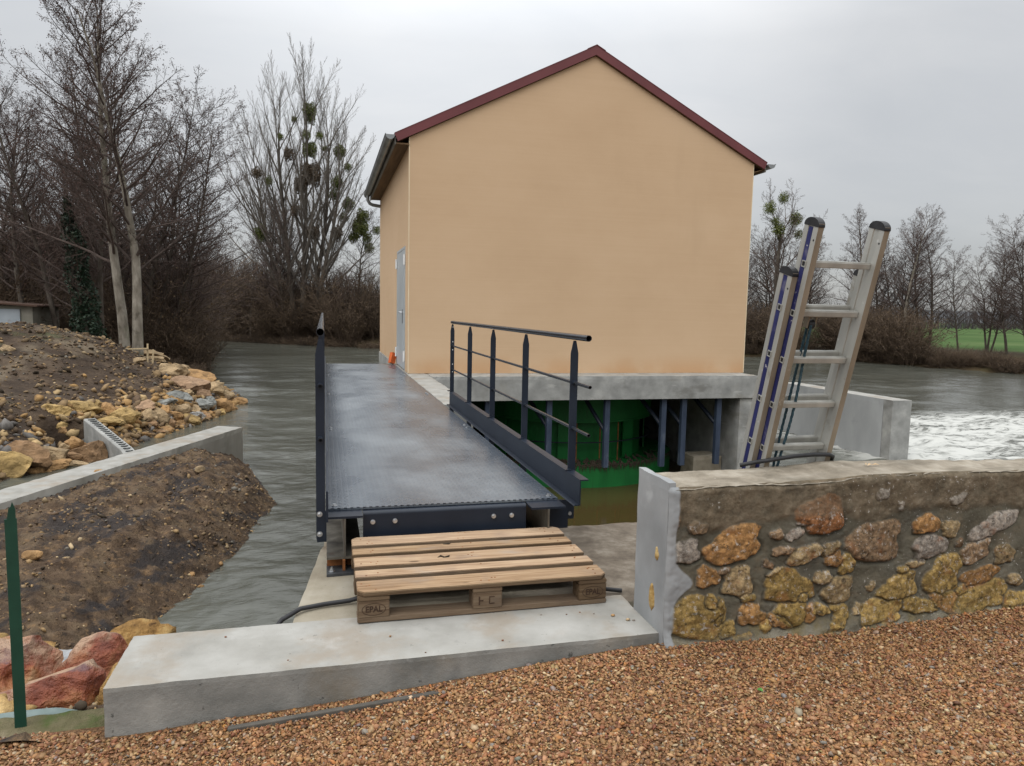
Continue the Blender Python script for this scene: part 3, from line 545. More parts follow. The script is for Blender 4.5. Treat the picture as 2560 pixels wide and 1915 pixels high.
# ================================================================== ladder leaning against the back of the wall
def ladder():
    TA=math.atan(.27); LW=2.95
    base=Vector((2.10,3.13+.2606*LW,.4-.9654*LW))
    r=empty('extension_ladder','aluminium extension ladder with blue strips leaning on the stone wall','ladder',base,(TA,0,0))
    def section(y0,z0,z1,rungs,x0,x1):
        for sx,(xa,xb) in enumerate(((x0,x0+.029),(x1,x1+.029))):
            mb=MB(); e=.1 if y0<0.05 else .1
            # box stile with a shallow channel on its outer face
            out=xa if sx==0 else xa
            prof=[(xa,y0),(xb,y0),(xb,y0+e),(xa,y0+e),(xa,y0+e-.03),(xa+.004,y0+e-.032),(xa+.004,y0+.036),(xa,y0+.034)]
            mb.prism(prof,z0,z1,'z')
            # front edge gets the tarnished tone
            mb.mi=[1 if (abs(sum(mb.v[i][1] for i in f)/len(f)-y0)<1e-4) else 0 for f in mb.f]
            o=mb.build('stile',(alu,alu_edge),r)
            if sx==0: MB().box(xa+.001,xa+.0042,y0+.037,y0+e-.033,z0,z1-.02).build('blue_strip',blue_label,o)
            cap=MB(); n=10; pr=[]
            for k in range(n+1):
                a=PI*k/n; pr.append((y0+e/2-math.cos(a)*(e/2+.002),z1-.010+math.sin(a)*.032))
            cap.prism([(y0-.002,z1-.016)]+pr+[(y0+e+.002,z1-.016)],xa-.002,xb+.002,'x'); cap.build('end_cap',rubber,o)
            h=MB().tube([(xa-.001,y0+.05,z1-.06),(xa+.006,y0+.05,z1-.06)],.007,10) if False else MB().tube([(xa-.0006,y0+.014,z1-.075),(xa+.004,y0+.014,z1-.075)],.005,10)
            h.build('bolt_hole',rubber,o)
        for z in rungs:
            mb=MB(); ya=y0+e/2-.008
            mb.box(x0+.0294,x1-.0004,ya-.014,ya+.014,z-.014,z+.014,0,.004)
            for k in range(5): mb.box(x0+.031,x1-.001,ya-.011+k*.0055-.001,ya-.011+k*.0055+.001,z+.0135,z+.0155)
            o=mb.build('rung',alu,r)
            fr=MB(); q=.0145                                      # flared rung end on the outer face
            for (a0,a1,b0,b1) in ((-q,q,-q,-q+.004),(-q,q,q-.004,q),(-q,-q+.004,-q+.004,q-.004),(q-.004,q,-q+.004,q-.004)):
                fr.box(x0-.004,x0+.004,ya+a0,ya+a1,z+b0,z+b1)
            fr.build('rung_socket',alu,o); MB().box(x0-.0005,x0+.0044,ya-.0105,ya+.0105,z-.0105,z+.0105).build('rung_hole',rubber,o)
    L=4.14
    fr=[3.955-.23*k for k in range(15)]
    section(-.033,.5,L,[z for z in fr if z>.6],0,.345)
    rr=[3.725-.23*k+.01 for k in range(16)]
    section(.030,0,LW+.955,[z for z in rr if z>.1],-.031,.376)
    # pulley and rope under the second rung
    z=3.955-.23
    mb=MB(); mb.box(.10,.106,.02,.05,z-.075,z-.014); mb.box(.14,.146,.02,.05,z-.075,z-.014); mb.box(.095,.165,.015,.055,z-.02,z-.0145); mb.build('pulley_bracket',alu_edge,r)
    MB().tube([(.107,.035,z-.06),(.139,.035,z-.06)],.022,14).build('pulley_wheel',rubber,r)
    mb=MB()
    for s in (-1,1):
        p=[]; 
        for k in range(46):
            zz=z-.06-.05*k; p.append((.123+s*.004+.006*math.sin(k*.35+s),.035+s*.024+.004*math.sin(k*.5),zz))
        for ph in (0,2.1,4.2):                                     # three laid strands
            q=[]
            for i in range(len(p)-1):
                for j in range(3):
                    f=j/3; a=(i*3+j)*1.05+ph; q.append(tuple(p[i][c]*(1-f)+p[i+1][c]*f+(.0032*math.cos(a) if c==0 else .0032*math.sin(a) if c==1 else 0) for c in range(3)))
            mb.tube(q,.0042,6)
    mb.build('rope',rope_m,r)
ladder()
tag(MB().tube([(1.99,3.135,.395),(2.05,3.10,.415),(2.14,3.075,.432),(2.25,3.066,.447),(2.36,3.065,.452),(2.45,3.07,.448),(2.485,3.085,.436),(2.50,3.115,.40),(2.50,3.15,.33)],.0105,10).build('hose',rubber),'black rubber hose looped over the wall top at the ladder','hose')
def litter(pts,name,label,cat,mat):
    mb=MB()
    for (x,y,a,l,w) in pts:
        c,s=math.cos(a),math.sin(a); z=.415
        mb.add([(x-l*c,y-l*s,z-.006),(x+w*s,y-w*c,z),(x+l*c,y+l*s,z-.004),(x-w*s,y+w*c,z+.004)],[(0,1,2,3)])
    return tag(mb.build(name,mat),label,cat)
litter([(2.61,2.97,.3,.022,.006),(2.64,2.965,-.4,.02,.005),(2.60,2.985,.9,.014,.004)],'leaf','crumpled brown dead leaf lying on the wall top','leaf',straw_m)
# ================================================================== powerhouse
HX0,HX1,HY0,HY1=1.42,8.07,12.76,19.45
conc_shade=pmat('shaded pit concrete',[(.3,(.03,.03,.027)),(.55,(.055,.053,.047)),(.75,(.085,.08,.07))],2,8,.7,.3,40,.006)  # darkness of the pit put into the concrete colour
def house():
    r=empty('powerhouse','peach rendered gabled building over the water with wine red roof trim','building',(HX0,HY0,W))
    r.location=(0,0,0)
    xm=(HX0+HX1)/2; zr=5.88; ov=.254; ze=4.08; sl=(zr-ze)/(xm-HX0+ov)
    zw=ze+sl*ov-.16                                         # wall height at the eaves (under the roof sheet)
    # walls: one shell with gables
    mb=MB(); g=zr-.16
    for y,flip in ((HY0,False),(HY1,True)):
        f=[(HX0,y,0),(HX1,y,0),(HX1,y,zw),(xm,y,g),(HX0,y,zw)]; mb.add(f,[(0,1,2,3,4)] if not flip else [(4,3,2,1,0)])
    mb.add([(HX1,HY0,0),(HX1,HY1,0),(HX1,HY1,zw),(HX1,HY0,zw)],[(0,1,2,3)])
    DY0,DY1,DZ=13.27,14.80,2.26                             # door opening in the left wall
    for a in ((HY0,DY0,0,zw),(DY1,HY1,0,zw),(DY0,DY1,DZ,zw)):
        mb.add([(HX0,a[0],a[2]),(HX0,a[1],a[2]),(HX0,a[1],a[3]),(HX0,a[0],a[3])],[(3,2,1,0)])
    mb.build('wall',house_m,r)
    MB().box(HX0-.004,HX0+.012,HY0-.004,HY0+.012,.005,zw+.0).build('corner_bead',bead,r)
    MB().box(HX1-.012,HX1+.003,HY0-.003,HY0+.012,.005,zw+.0).build('corner_bead',bead,r)
    # roof: two sheets with thickness, boarded soffit
    rf=MB(); so_=MB(); y0,y1=HY0-.035,HY1+.1
    for s in (-1,1):
        xe=xm+s*(xm-HX0+ov)
        rf.add([(xm,y0,zr-.012),(xe,y0,ze-.012),(xe,y1,ze-.012),(xm,y1,zr-.012),(xm,y0,zr-.05),(xe,y0,ze-.05),(xe,y1,ze-.05),(xm,y1,zr-.05)],[(0,1,2,3),(4,7,6,5),(1,5,6,2),(0,4,5,1),(3,2,6,7)])
        so_.add([(xm,y0+.004,zr-.052),(xe-s*.03,y0+.004,ze-.052+.03*sl),(xe-s*.03,y1,ze-.052+.03*sl),(xm,y1,zr-.052),(xm,y0+.004,zr-.15),(xe-s*.03,y0+.004,ze-.15+.03*sl),(xe-s*.03,y1,ze-.15+.03*sl),(xm,y1,zr-.15)],[(0,1,2,3),(4,7,6,5),(1,5,6,2)])
    ro=rf.build('roof',wine,r); so_.build('soffit',soffit,ro)
    # verge trims on the front gable, ridge cap
    for s in (-1,1):
        xe=xm+s*(xm-HX0+ov); hh=.145; a=Vector((xm,0,zr)); b=Vector((xe,0,ze)); n=(b-a).normalized(); px=s*.05
        m=MB(); y=HY0-.06
        lo=[(xm,zr-hh-.01),(xe-s*.055,ze-hh+.02),(xe,ze),(xm,zr)]
        m.prism(lo if s>0 else lo[::-1],y,y+.022,'y')
        m.prism([(xm,zr+.001),(xe,ze+.001),(xe,ze+.012),(xm,zr+.012)],y-.004,y+.16,'y')
        m.build('verge_trim',wine,ro)
    rc=MB()
    for s in (-1,1): rc.add([(xm,HY0-.07,zr+.022),(xm+s*.17,HY0-.07,zr+.022-.17*sl),(xm+s*.17,y1,zr+.022-.17*sl),(xm,y1,zr+.022),(xm,HY0-.07,zr+.012),(xm+s*.17,HY0-.07,zr+.012-.17*sl),(xm+s*.17,y1,zr+.012-.17*sl),(xm,y1,zr+.012)],[(0,1,2,3),(4,7,6,5),(0,4,5,1),(1,5,6,2)])
    rc.build('ridge_cap',wine,ro)
    # gutters
    for s in (-1,1):
        cx=(HX0-ov-.075) if s<0 else (HX1+ov+.075); cz=ze-.03; R=.078; n=12; g0,g1=HY0-.10,HY1+.12
        m=MB(); vs=[]
        for y in (g0,g1):
            for k in range(n+1):
                a=PI+PI*k/n; vs.append((cx+R*math.cos(a),y,cz+R*math.sin(a)))
        for y in (g0,g1):
            for k in range(n+1):
                a=PI+PI*k/n; vs.append((cx+(R-.004)*math.cos(a),y,cz+(R-.004)*math.sin(a)))
        N=n+1
        m.add(vs,[(k,k+1,N+k+1,N+k) for k in range(n)]+[(2*N+k+1,2*N+k,3*N+k,3*N+k+1) for k in range(n)],0,True)
        for y in (g0,g1): m.add([(cx+R*math.cos(PI+PI*k/n),y,cz+R*math.sin(PI+PI*k/n)) for k in range(n+1)],[tuple(range(n+1))])
        ex=cx+s*R; m.tube([(ex,g0,cz+.004),(ex,g1,cz+.004)],.011,8)
        for k in range(9): m.box(min(cx-s*R,cx+s*R),max(cx-s*R,cx+s*R),g0+.35+k*.78,g0+.375+k*.78,cz+.002,cz+.008)
        go=m.build('gutter',zinc,r)
        if s<0:
            # lime splashes left on the gutter's belly, outlet elbow into the wall
            MB().tube([(cx,HY1-.30,cz-.07),(cx,HY1-.30,cz-.19),(cx+.05,HY1-.30,cz-.27),(cx+.12,HY1-.30,cz-.30),(HX0-.02,HY1-.30,cz-.325)],.042,12).build('downpipe',zinc,go)
        # fascia board
        fx=cx+(R+.012 if s<0 else -R-.012)
        MB().box(fx-.012,fx+.012,HY0-.03,HY1+.1,ze-.17,ze-.055).build('fascia',pmat('grey fascia %d'%s,[(.3,(.12,.115,.1)),(.7,(.22,.21,.185))],3,6,.8,.3,30,.005,stretch=(1,.3,1)),r)
        if s<0:
            MB().add([(fx+.012,HY0-.02,ze-.165),(HX0-.001,HY0-.02,ze-.165),(HX0-.001,HY1,ze-.165),(fx+.012,HY1,ze-.165),(fx+.012,HY0-.02,ze-.14),(HX0-.001,HY0-.02,ze-.14),(HX0-.001,HY1,ze-.14),(fx+.012,HY1,ze-.14)],[(0,1,2,3),(4,7,6,5),(0,4,5,1)]).build('eaves_board',soffit,r)
        else:
            MB().add([(HX1+.001,HY0+.0,ze-.19),(fx-.012,HY0+.0,ze-.125),(fx-.012,HY1,ze-.125),(HX1+.001,HY1,ze-.19),(HX1+.001,HY0,ze-.175),(fx-.012,HY0,ze-.11),(fx-.012,HY1,ze-.11),(HX1+.001,HY1,ze-.175)],[(0,1,2,3),(4,7,6,5),(0,4,5,1)]).build('eaves_board',soffit,r)
    # double steel door
    dr=MB()
    x=HX0+.012; t0=.04
    fo=MB(); fo.box(HX0-.006,HX0+.07,DY0,DY0+.045,.012,DZ); fo.box(HX0-.006,HX0+.07,DY1-.045,DY1,.012,DZ); fo.box(HX0-.006,HX0+.07,DY0+.045,DY1-.045,DZ-.045,DZ); fr=fo.build('door_frame',door_m,r)
    YS=13.62
    d2=MB().box(HX0-.001,HX0+.045,DY0+.047,YS-.004,.02,DZ-.047,0,.003).build('door',door_m,r)
    d1=MB().box(HX0-.001,HX0+.045,YS+.004,DY1-.047,.02,DZ-.047,0,.003).build('door',door_m,r)
    MB().box(HX0-.006,HX0-.0012,YS-.03,YS+.03,.02,DZ-.05).build('meeting_strip',door_m,d1)
    h=MB(); h.tube([(HX0-.001,YS+.09,1.065),(HX0-.065,YS+.09,1.065),(HX0-.068,YS+.20,1.06),(HX0-.066,YS+.23,1.055)],.011,10); h.build('handle',galv,d1)
    MB().box(HX0-.010,HX0-.0012,YS+.07,YS+.11,.86,1.12,0,.002).build('handle_plate',dark,d1)
    for d,y in ((d1,DY1-.02),(d2,DY0+.02)):
        for z0 in (.17,1.92):
            m=MB(); m.tube([(HX0-.022,y,z0),(HX0-.022,y,z0+.19)],.016,10); m.box(HX0-.012,HX0-.0065,y-.05,y+.05,z0+.01,z0+.18); m.build('hinge',white_m,d)
    # concrete: slab beam, abutments, pit
    rough_block('base_slab',1.756,8.05,12.2,HY1,-.435,-.002,(conc_new,conc_grey),r,res=.06,amp=.006,chip=.018,seed=7)
    rough_block('abutment',1.392,1.75,8.55,HY1+.05,-3.2,-.003,(conc_new,conc_grey),r,res=.06,amp=.004,chip=.012,seed=8)
    rough_block('pit_wall',7.70,8.045,12.24,HY1,-3.2,-.44,(conc_grey,conc_grey),r,res=.08,amp=.005,chip=.012,seed=9)
    rough_block('pit_wall',1.76,7.695,17.4,19.4,-3.2,-.44,(conc_shade,conc_shade),r,res=.12,amp=.005,chip=.01,seed=10)
    # navy hangers with knee braces below the slab
    for k,(xx,zb) in enumerate(((2.775,-1.5),(3.907,-1.47),(5.021,-1.72),(6.153,-1.74),(6.572,-1.73),(7.304,-1.73))):
        m=MB(); m.box(xx-.05,xx+.05,12.30,12.40,zb,-.437,0,.006)
        o=m.build('steel_hanger',pmat('scuffed navy hanger %d'%k,[(.3,(.022,.032,.055)),(.6,(.04,.055,.085)),(.75,(.11,.13,.16))],6,7,.5,.15,40,.003,stretch=(1,1,.35)),r)
        b=MB(); d=.045
        P=[(xx,12.42,-.95-.1*(k==2)),(xx-.25,12.95,-.44)]
        b.tube(P,.05,4); b.build('brace',navy,o)
house()
# orange brick propping on the deck at the wall
m=MB()
L_,Wd=.20,.105
prof=[(-Wd/2,-.045),(Wd/2,-.045),(Wd/2,.045),(-Wd/2,.045)]
bm=MB()
bm.prism([(-Wd/2,-.045),(Wd/2,-.045),(Wd/2,.045),(-Wd/2,.045)],0,.018,'z')
for a in ((-Wd/2,-Wd/2+.016,-.045,.045),(Wd/2-.016,Wd/2,-.045,.045),(-.008,.008,-.029,.029),(-Wd/2+.016,Wd/2-.016,-.045,-.029),(-Wd/2+.016,Wd/2-.016,.029,.045)):
    bm.box(a[0],a[1],a[2],a[3],.018,.22)
o=bm.build('hollow_brick',orange_m); o.location=(1.315,14.86,.022); o.rotation_euler=(-.08,.30,.5); tag(o,'bright orange hollow clay brick propped beside the door','brick')
# ================================================================== footbridge
def bridge():
    r=empty('footbridge','navy steel footbridge with chequer plate deck and tube railings','footbridge',(0,0,0))
    # side beams: I sections
    def ibeam(name,x,y0,y1,zt,h,w,tf,tw,mats):
        m=MB()
        m.box(x-w/2,x+w/2,y0,y1,zt-tf,zt,0); m.box(x-w/2,x+w/2,y0,y1,zt-h,zt-h+tf,1); m.box(x-tw/2,x+tw/2,y0+.0,y1,zt-h+tf+.0005,zt-tf-.0005,1)
        return m.build(name,mats,r)
    ibeam('side_beam',.103,4.0,15.05,-.0125,.24,.195,.012,.010,(navy,bare))
    ibeam('side_beam',1.277,3.985,8.5,-.0125,.24,.21,.012,.010,(navy,bare))
    # cross channel at the near end, rounded upper edge, bolts
    m=MB(); pr=[(4.085,-.20)]
    for k in range(7):
        a=PI-PI/2*k/6; pr.append((4.085+.02+.02*math.cos(a),-.035+.02*math.sin(a)))
    pr+=[(4.16,-.015),(4.16,-.022),(4.11,-.024),(4.094,-.04),(4.094,-.2)]
    m.prism(pr,.206,1.165,'x'); cc=m.build('end_channel',navy,r)
    for bx,bz in ((.26,-.075),(.385,-.075),(.965,-.078),(1.075,-.078)):
        b=MB(); b.tube([(bx,4.088,bz),(bx,4.078,bz)],.014,12); b.tube([(bx,4.0795,bz),(bx,4.066,bz)],.010,6,0,True,False); b.build('bolt',galv,cc)
    # deck panels
    ye=[4.125,6.905,9.70,12.45,15.02]
    for k in range(4):
        a,b=ye[k]+.0025,ye[k+1]-.0025; m=MB(); m.box(.016,1.377,a,b,-.0115,0.0)
        o=m.build('deck_panel',deck_m,r)
        for bx in (.05,1.335):
            for by in (a+.06,b-.06):
                q=MB(); q.tube([(bx,by,.0),(bx,by,.004)],.017,12); q.tube([(bx,by,.003),(bx,by,.011)],.010,6,0,True,False); q.build('bolt',galv,o)
        if k==0:                                               # tread ribs cut off along the front edge
            q=MB()
            for j in range(38): q.box(.03+j*.0355,.047+j*.0355,a-.0018,a+.004,.0,.0028)
            q.build('edge_tread',navy,o)
    # kick plates: left seen on edge, right with outward top flange
    m=MB(); m.box(.002,.014,3.93,15.05,-.02,.15); m.build('kick_plate',navy,r)
    m=MB(); m.box(1.428,1.436,3.885,8.42,.016,.168); m.box(1.4365,1.482,3.885,8.42,.160,.168); m.prism([(1.395,.014),(1.427,.014),(1.427,.021),(1.401,.021)],3.885,8.42,'y'); m.build('kick_plate',navy,r)
    MB().box(1.30,1.446,4.128,4.140,-.19,-.0125).build('side_plate',navy,r); MB().box(-.048,.005,4.128,4.140,-.19,-.0125).build('side_plate',navy,r)
    # posts and rails
    def post(x,y,zb,side):
        w=.0235; t=.005
        pts=[(x-w,zb),(x+w,zb),(x+w,.885),(x+.008,.962),(x-.008,.962),(x-w,.885)]
        m=MB(); m.prism(pts,y-t,y+t,'y'); o=m.build('railing_post',navy,r)
        q=MB()
        for z in (.722 if side<0 else .707,.436 if side<0 else .428): q.tube([(x-.0,y-.022,z),(x,y+.022,z)],[.012,.016],10)
        q.build('rail_collar',navy,o)
        q=MB(); q.box(x-side*.03-.02,x-side*.03+.02,y-.035,y+.035,.169,.176) if side>0 else q.box(x-.012,x+.022,y+.006,y+.014,.15,.27); q.build('clip_plate',navy,o)
        if side<0:
            for z in (.024,-.086):
                q=MB(); q.tube([(x-.006,y-.005,z),(x-.006,y-.010,z)],.015,14); q.tube([(x-.006,y-.009,z),(x-.006,y-.02,z)],[.011,.006],10); q.build('bolt',galv,o)
        else:
            for z in (-.105,.0):
                q=MB(); q.tube([(x-.005,y-.005,z),(x-.005,y-.014,z)],.012,8); q.build('bolt',galv,o)
        return o
    last=None
    for y in (4.154,5.252,6.346,7.421,8.494): last=post(1.468,y,-.14,1)
    q=MB()
    for z in (.93,.755,.66,.49,.40): q.tube([(1.472,8.4885,z),(1.472,8.487,z)],.006,8)
    q.build('bolt_hole',white_m,last)
    for k in range(11): post(-.025,3.95+1.1*k,-.115,-1)
    MB().pipe((1.468,3.915,.985),(1.468,8.53,.985),.0185).build('handrail',navy_rail,r)
    MB().pipe((-.0225,4.05-.02,1.0),(-.04,15.3,1.0),.0215).build('handrail',navy_rail,r)
    for z in (.707,.428): MB().pipe((1.468,3.87,z),(1.468,8.50,z),.0098,.002).build('mid_rail',navy_rail,r)
    for z in (.722,.436): MB().pipe((-.023,3.89,z),(-.04,15.2,z),.0105,.002).build('mid_rail',navy_rail,r)
    # feet: stub, base plate, anchor bolt
    for x in (.072,1.28):
        m=MB(); m.box(x-.068,x+.078,3.945,4.12,-.329,-.314); f=m.build('base_plate',dark,r)
        q=MB(); q.box(x+.018,x+.032,3.985,4.1,-.3135,-.254); q.box(x-.065,x+.08,4.075,4.087,-.3135,-.254); q.build('stub',rusty,f)
        q=MB(); q.tube([(x-.04,3.985,-.314),(x-.04,3.985,-.310)],.016,12); q.tube([(x-.04,3.985,-.311),(x-.04,3.985,-.299)],.011,6,0,True,False); q.tube([(x-.04,3.985,-.3),(x-.04,3.985,-.288)],.006,8); q.build('anchor_bolt',galv,f)
bridge()
# ================================================================== turbine in the pit
def turbine():
    cx,cy=5.05,15.15
    r=empty('turbine','bright green turbine casing standing in the water below the building','turbine',(cx,cy,-2.6))
    def ring(name,R,z0,z1,mat,th=.12,a0=0,a1=2*PI,n=96,parent=None):
        V=[];F=[]; N=n+1
        for i in range(N):
            a=a0+(a1-a0)*i/n; c,s=math.cos(a),math.sin(a)
            V+=[(R*c,R*s,z0),(R*c,R*s,z1),((R-th)*c,(R-th)*s,z1),((R-th)*c,(R-th)*s,z0)]
        for i in range(n):
            for k in range(4): F.append((i*4+k,i*4+(k+1)%4,(i+1)*4+(k+1)%4,(i+1)*4+k))
        m=MB(); m.add(V,F,0,False); return m.build(name,mat,parent or r)
    ring('base_ring',2.42,.0,.80,turb,.18)
    ring('upper_drum',1.98,1.60,2.15,turb,.12)
    ring('inner_drum',1.75,.75,1.6,turb,.1)
    for a in np.linspace(0,2*PI,9)[:-1]:
        q=MB(); c,s=math.cos(a-.25),math.sin(a-.25)
        q.box(-.16,.16,-.012,.012,.80,1.6); q.v=[(1.84*c+v[0]*-s*1.0+v[1]*c,1.84*s+v[0]*c+v[1]*s,v[2]) for v in q.v]; q.build('guide_vane',turb,r)
    for a in (-1.72,-1.47,-1.25):
        c,s=math.cos(a),math.sin(a); MB().tube([(1.95*c,1.95*s,.8),(1.95*c,1.95*s,1.62)],.014,8).build('control_rod',rusty,r)
    ring('band',1.98,1.18,1.20,navy,.03); ring('ledge',2.40,.74,.795,turb,.7)
    for k in range(40):
        a=2*PI*k/40; c,s=math.cos(a),math.sin(a); MB().tube([(2.415*c,2.415*s,.12),(2.445*c,2.445*s,.12)],.02,6).build('bolt',rusty,r)
    ring('flange',2.435,.185,.215,turb,.03); ring('flange',2.0,1.585,1.62,turb,.06)
    rr=np.random.RandomState(4); q=MB()
    for k in range(420):
        a=-2.75+2.2*rr.rand(); R=2.42+.015*rr.rand(); c,s=math.cos(a),math.sin(a); z=.80+.03*rr.rand(); l=.04+.12*rr.rand()**2
        q.add([(R*c-.012*s,R*s+.012*c,z+.04),(R*c+.012*s,R*s-.012*c,z+.03),((R+.012)*c+.02*(rr.rand()-.5),(R+.012)*s,z-l)],[(0,1,2)])
    for k in range(160):
        a=-2.75+2.2*rr.rand(); R=1.95+.45*rr.rand(); c,s=math.cos(a),math.sin(a)
        q.add([(R*c-.06*s,R*s+.06*c,.805),(R*c+.06*s,R*s-.06*c,.81),((R-.06)*c,(R-.06)*s,.84+.07*rr.rand())],[(0,1,2)])
    o=q.build('debris_fringe',debris_m,r,recalc=False); o['kind']='stuff'
turbine()
tag(rough_block('concrete_block',7.05,7.69,12.75,13.3,-3.0,-1.66,(conc_pier,conc_pier),None,res=.08,amp=.01,chip=.03,seed=12),'brown concrete block in the right corner of the turbine pit','block')
# ================================================================== downstream training wall
def trainwall():
    r=empty('training_wall','smooth grey concrete wall standing in the white water behind the ladder','wall',(12.87,14.05,W))
    o=rough_block('wall_body',12.875,13.405,14.35,18.4,-3.2,-.779,(conc_new,trowel_grey),r,res=.12,amp=.004,chip=.008,seed=14)
    o2=rough_block('end_pier',12.868,13.41,14.05,14.338,-3.2,-.776,(conc_new,conc_grey),r,res=.07,amp=.004,chip=.008,seed=15)
    for q in (o,o2): q.location=(-12.87,-14.05,-W)
trainwall()
# ================================================================== weir wall and ribbed wing wall on the left
def weir():
    o=rough_block('weir_wall',0,.56,-10,0,-3.2+1.4,0,(conc_new,pmat('pale weir side',[(.3,(.24,.23,.2)),(.55,(.33,.32,.285)),(.75,(.4,.39,.35))],1.4,8,.85,.25,40,.005,stretch=(1,1,.5),overlays=[((.16,.15,.12),2,.58,.75,.6,(1,1,.4))])),None,res=.1,amp=.01,chip=.02,seed=21)
    a=math.atan2(2.32,5.8); o.rotation_euler=(0,0,-a); o.location=(-2.185,16.18,-1.4)
    tag(o,'long pale concrete wall running diagonally between the soil mound and the channel','wall')
    a=Vector((-5.3,18.15,0)); b=Vector((-3.72,15.9,0)); d=(b-a); L=d.length; d.normalize(); n=Vector((-d.y,d.x,0))
    if n.x<0: n=-n
    r=empty('wing_wall','grey concrete wing wall with a sloping ribbed top among the rocks','wall',a+Vector((0,0,-3)))
    def P(s,t,z): return tuple(a+d*s+n*t+Vector((0,0,z))-(a+Vector((0,0,-3))))
    zt=lambda s:-1.50-.40*s/1.95 if s<1.95 else -1.9-.35*(s-1.95)
    m=MB(); N=24; T=.26; V=[]
    for i in range(N+1):
        s=L*i/N; z=zt(s); V+=[P(s,0,-3),P(s,0,z-.02),P(s,.02,z),P(s,T-.02,z),P(s,T,z-.02),P(s,T,-3)]
    F=[(i*6+k,i*6+k+1,(i+1)*6+k+1,(i+1)*6+k) for i in range(N) for k in range(5)]+[(0,1,2,3,4,5),tuple(N*6+k for k in range(6))[::-1]]
    m.add(V,F); m.build('wall_body',conc_grey,r)
    dk=pmat('dark ribbing',[(.3,(.035,.04,.04)),(.7,(.08,.085,.085))],20,4,.8,.2,40,.003); m=MB()
    for i in range(20):
        s=.10+i*.118; 
        if s>L-.1: break
        z=zt(s)
        q=[]
        for k in range(6):
            t=k/5; q.append(P(s+.045*math.sin(PI*t),.06+.14*t,z+.004+.006*math.sin(PI*t)))
        m.tube(q,.013,5)
    m.build('ribbing',dk,r)
weir()
# ================================================================== green steel post at the corner of the plot
def gpost():
    r=empty('fence_post','dark green steel fence post at the edge of the gravel','post',(-1.125,2.985,-.56),(0,0,.2))
    m=MB(); w=.019
    m.prism([(-w,-.006),(w,-.006),(w,0),(.004,0),(.004,.024),(-.004,.024),(-.004,0),(-w,0)],0,.895,'z'); m.build('post_body',greenp,r)
    t=MB(); t.prism([(-w*.6,.895),(w*.85,.895),(w*.85,.93),(w*.35,.958),(w*.1,.94),(-w*.25,.935)],-.006,0,'y'); t.build('post_tip',greenp,r)
gpost()
# ================================================================== terrain
EY=np.array([0,10,13,15,17,20,22,24,26.3,28,30,34,40,50,72,85,120.]); EX=np.array([-9,-7.5,-6.2,-5.6,-4.7,-4.05,-3.5,-3.05,-2.75,-3.1,-3.7,-5.2,-7.,-8.6,-14.5,-24,-40.])
def h_left(x,y):
    d=np.interp(y,EY,EX)-x
    z=np.interp(d,[-3,-.6,0,.8,2,3.5,6,10,40],[-3.4,-2.55,-2.22,-1.7,-1.15,-.75,-.5,-.35,-.2])
    m=.8*np.exp(-((x+8.4)/2.3)**4-((y-25.)/3.2)**2)+.25*np.exp(-((x+12)/4)**2-((y-25)/4)**2)
    bench=-.18*np.exp(-((y-19.6-.35*(x+8))/1.4)**2)*sstep(1.5,4,d)
    return z+m*sstep(1.,3.,d)+bench
MY=np.array([2.9,4,5.5,7.0,7.9,8.15,9.2,11.3,12.7,15.9,16.6]); MX=np.array([-.85,-1.0,-1.3,-1.62,-1.74,-1.6,-1.25,-.97,-.83,-1.6,-2.2])
def wallx(y): return -4.2+(y-10.86)*(-2.189+4.2)/(16.139-10.86)+.22
def h_mound(x,y):
    d=np.interp(y,MY,MX)-x
    z=np.interp(d,[-2,-.4,0,.35,1.0,2.0,6],[-3.3,-2.5,-2.2,-1.92,-1.62,-1.45,-1.35])
    slope=np.interp(y,[2.9,3.15,4.0,5,7.2,9],[-.5,-.56,-.95,-1.45,-2.3,-3])
    z=np.where(x<np.interp(y,MY,MX)+.3,np.maximum(z-.25*sstep(6.5,4.5,y),slope),z)
    return z

soil=pmat('dark churned soil',[(.28,(.034,.021,.013)),(.5,(.085,.054,.032)),(.7,(.17,.112,.066))],6.5,12,.92,1.,30,.05,world=True,overlays=[((.19,.135,.08),3.,.45,.70,.6),((.032,.028,.028),1.5,.50,.60,.85,(1.7,.5,1),.38),((.25,.15,.07),11,.56,.68,.6),((.02,.016,.014),9,.58,.66,.7)])
bank_soil=pmat('bank soil',[(.28,(.022,.014,.009)),(.5,(.052,.034,.021)),(.7,(.105,.073,.046))],1.6,10,.95,1.,9,.08,world=True,overlays=[((.19,.15,.1),.5,.53,.68,.6),((.05,.075,.018),.45,.6,.7,.35)])
def carve(x,y):
    # the channel floor in front of the wing wall lies under water
    s_=(x+5.3)*.575-(y-18.15)*.818; t_=(x+5.3)*.818+(y-18.15)*.575
    return sstep(-.25,.1,s_)*sstep(3.2,2.6,s_)*sstep(-1.15,-.55,t_)*sstep(.25,.1,t_)
def hl(x,y): z=hl0(x,y); return z-np.maximum(z+2.42,0)*carve(x,y)
def hl0(x,y): return h_left(x,y)+.10*fbm(x,y,1.2,5,1)*(h_left(x,y)>-2.15)+.03*fbm(x,y,6,3,2)
tag(grid('bank',np.arange(-46,-1.2,.16),np.concatenate([np.arange(9.5,36,.16),np.arange(36,112,.8)]),hl,bank_soil),kind='structure')
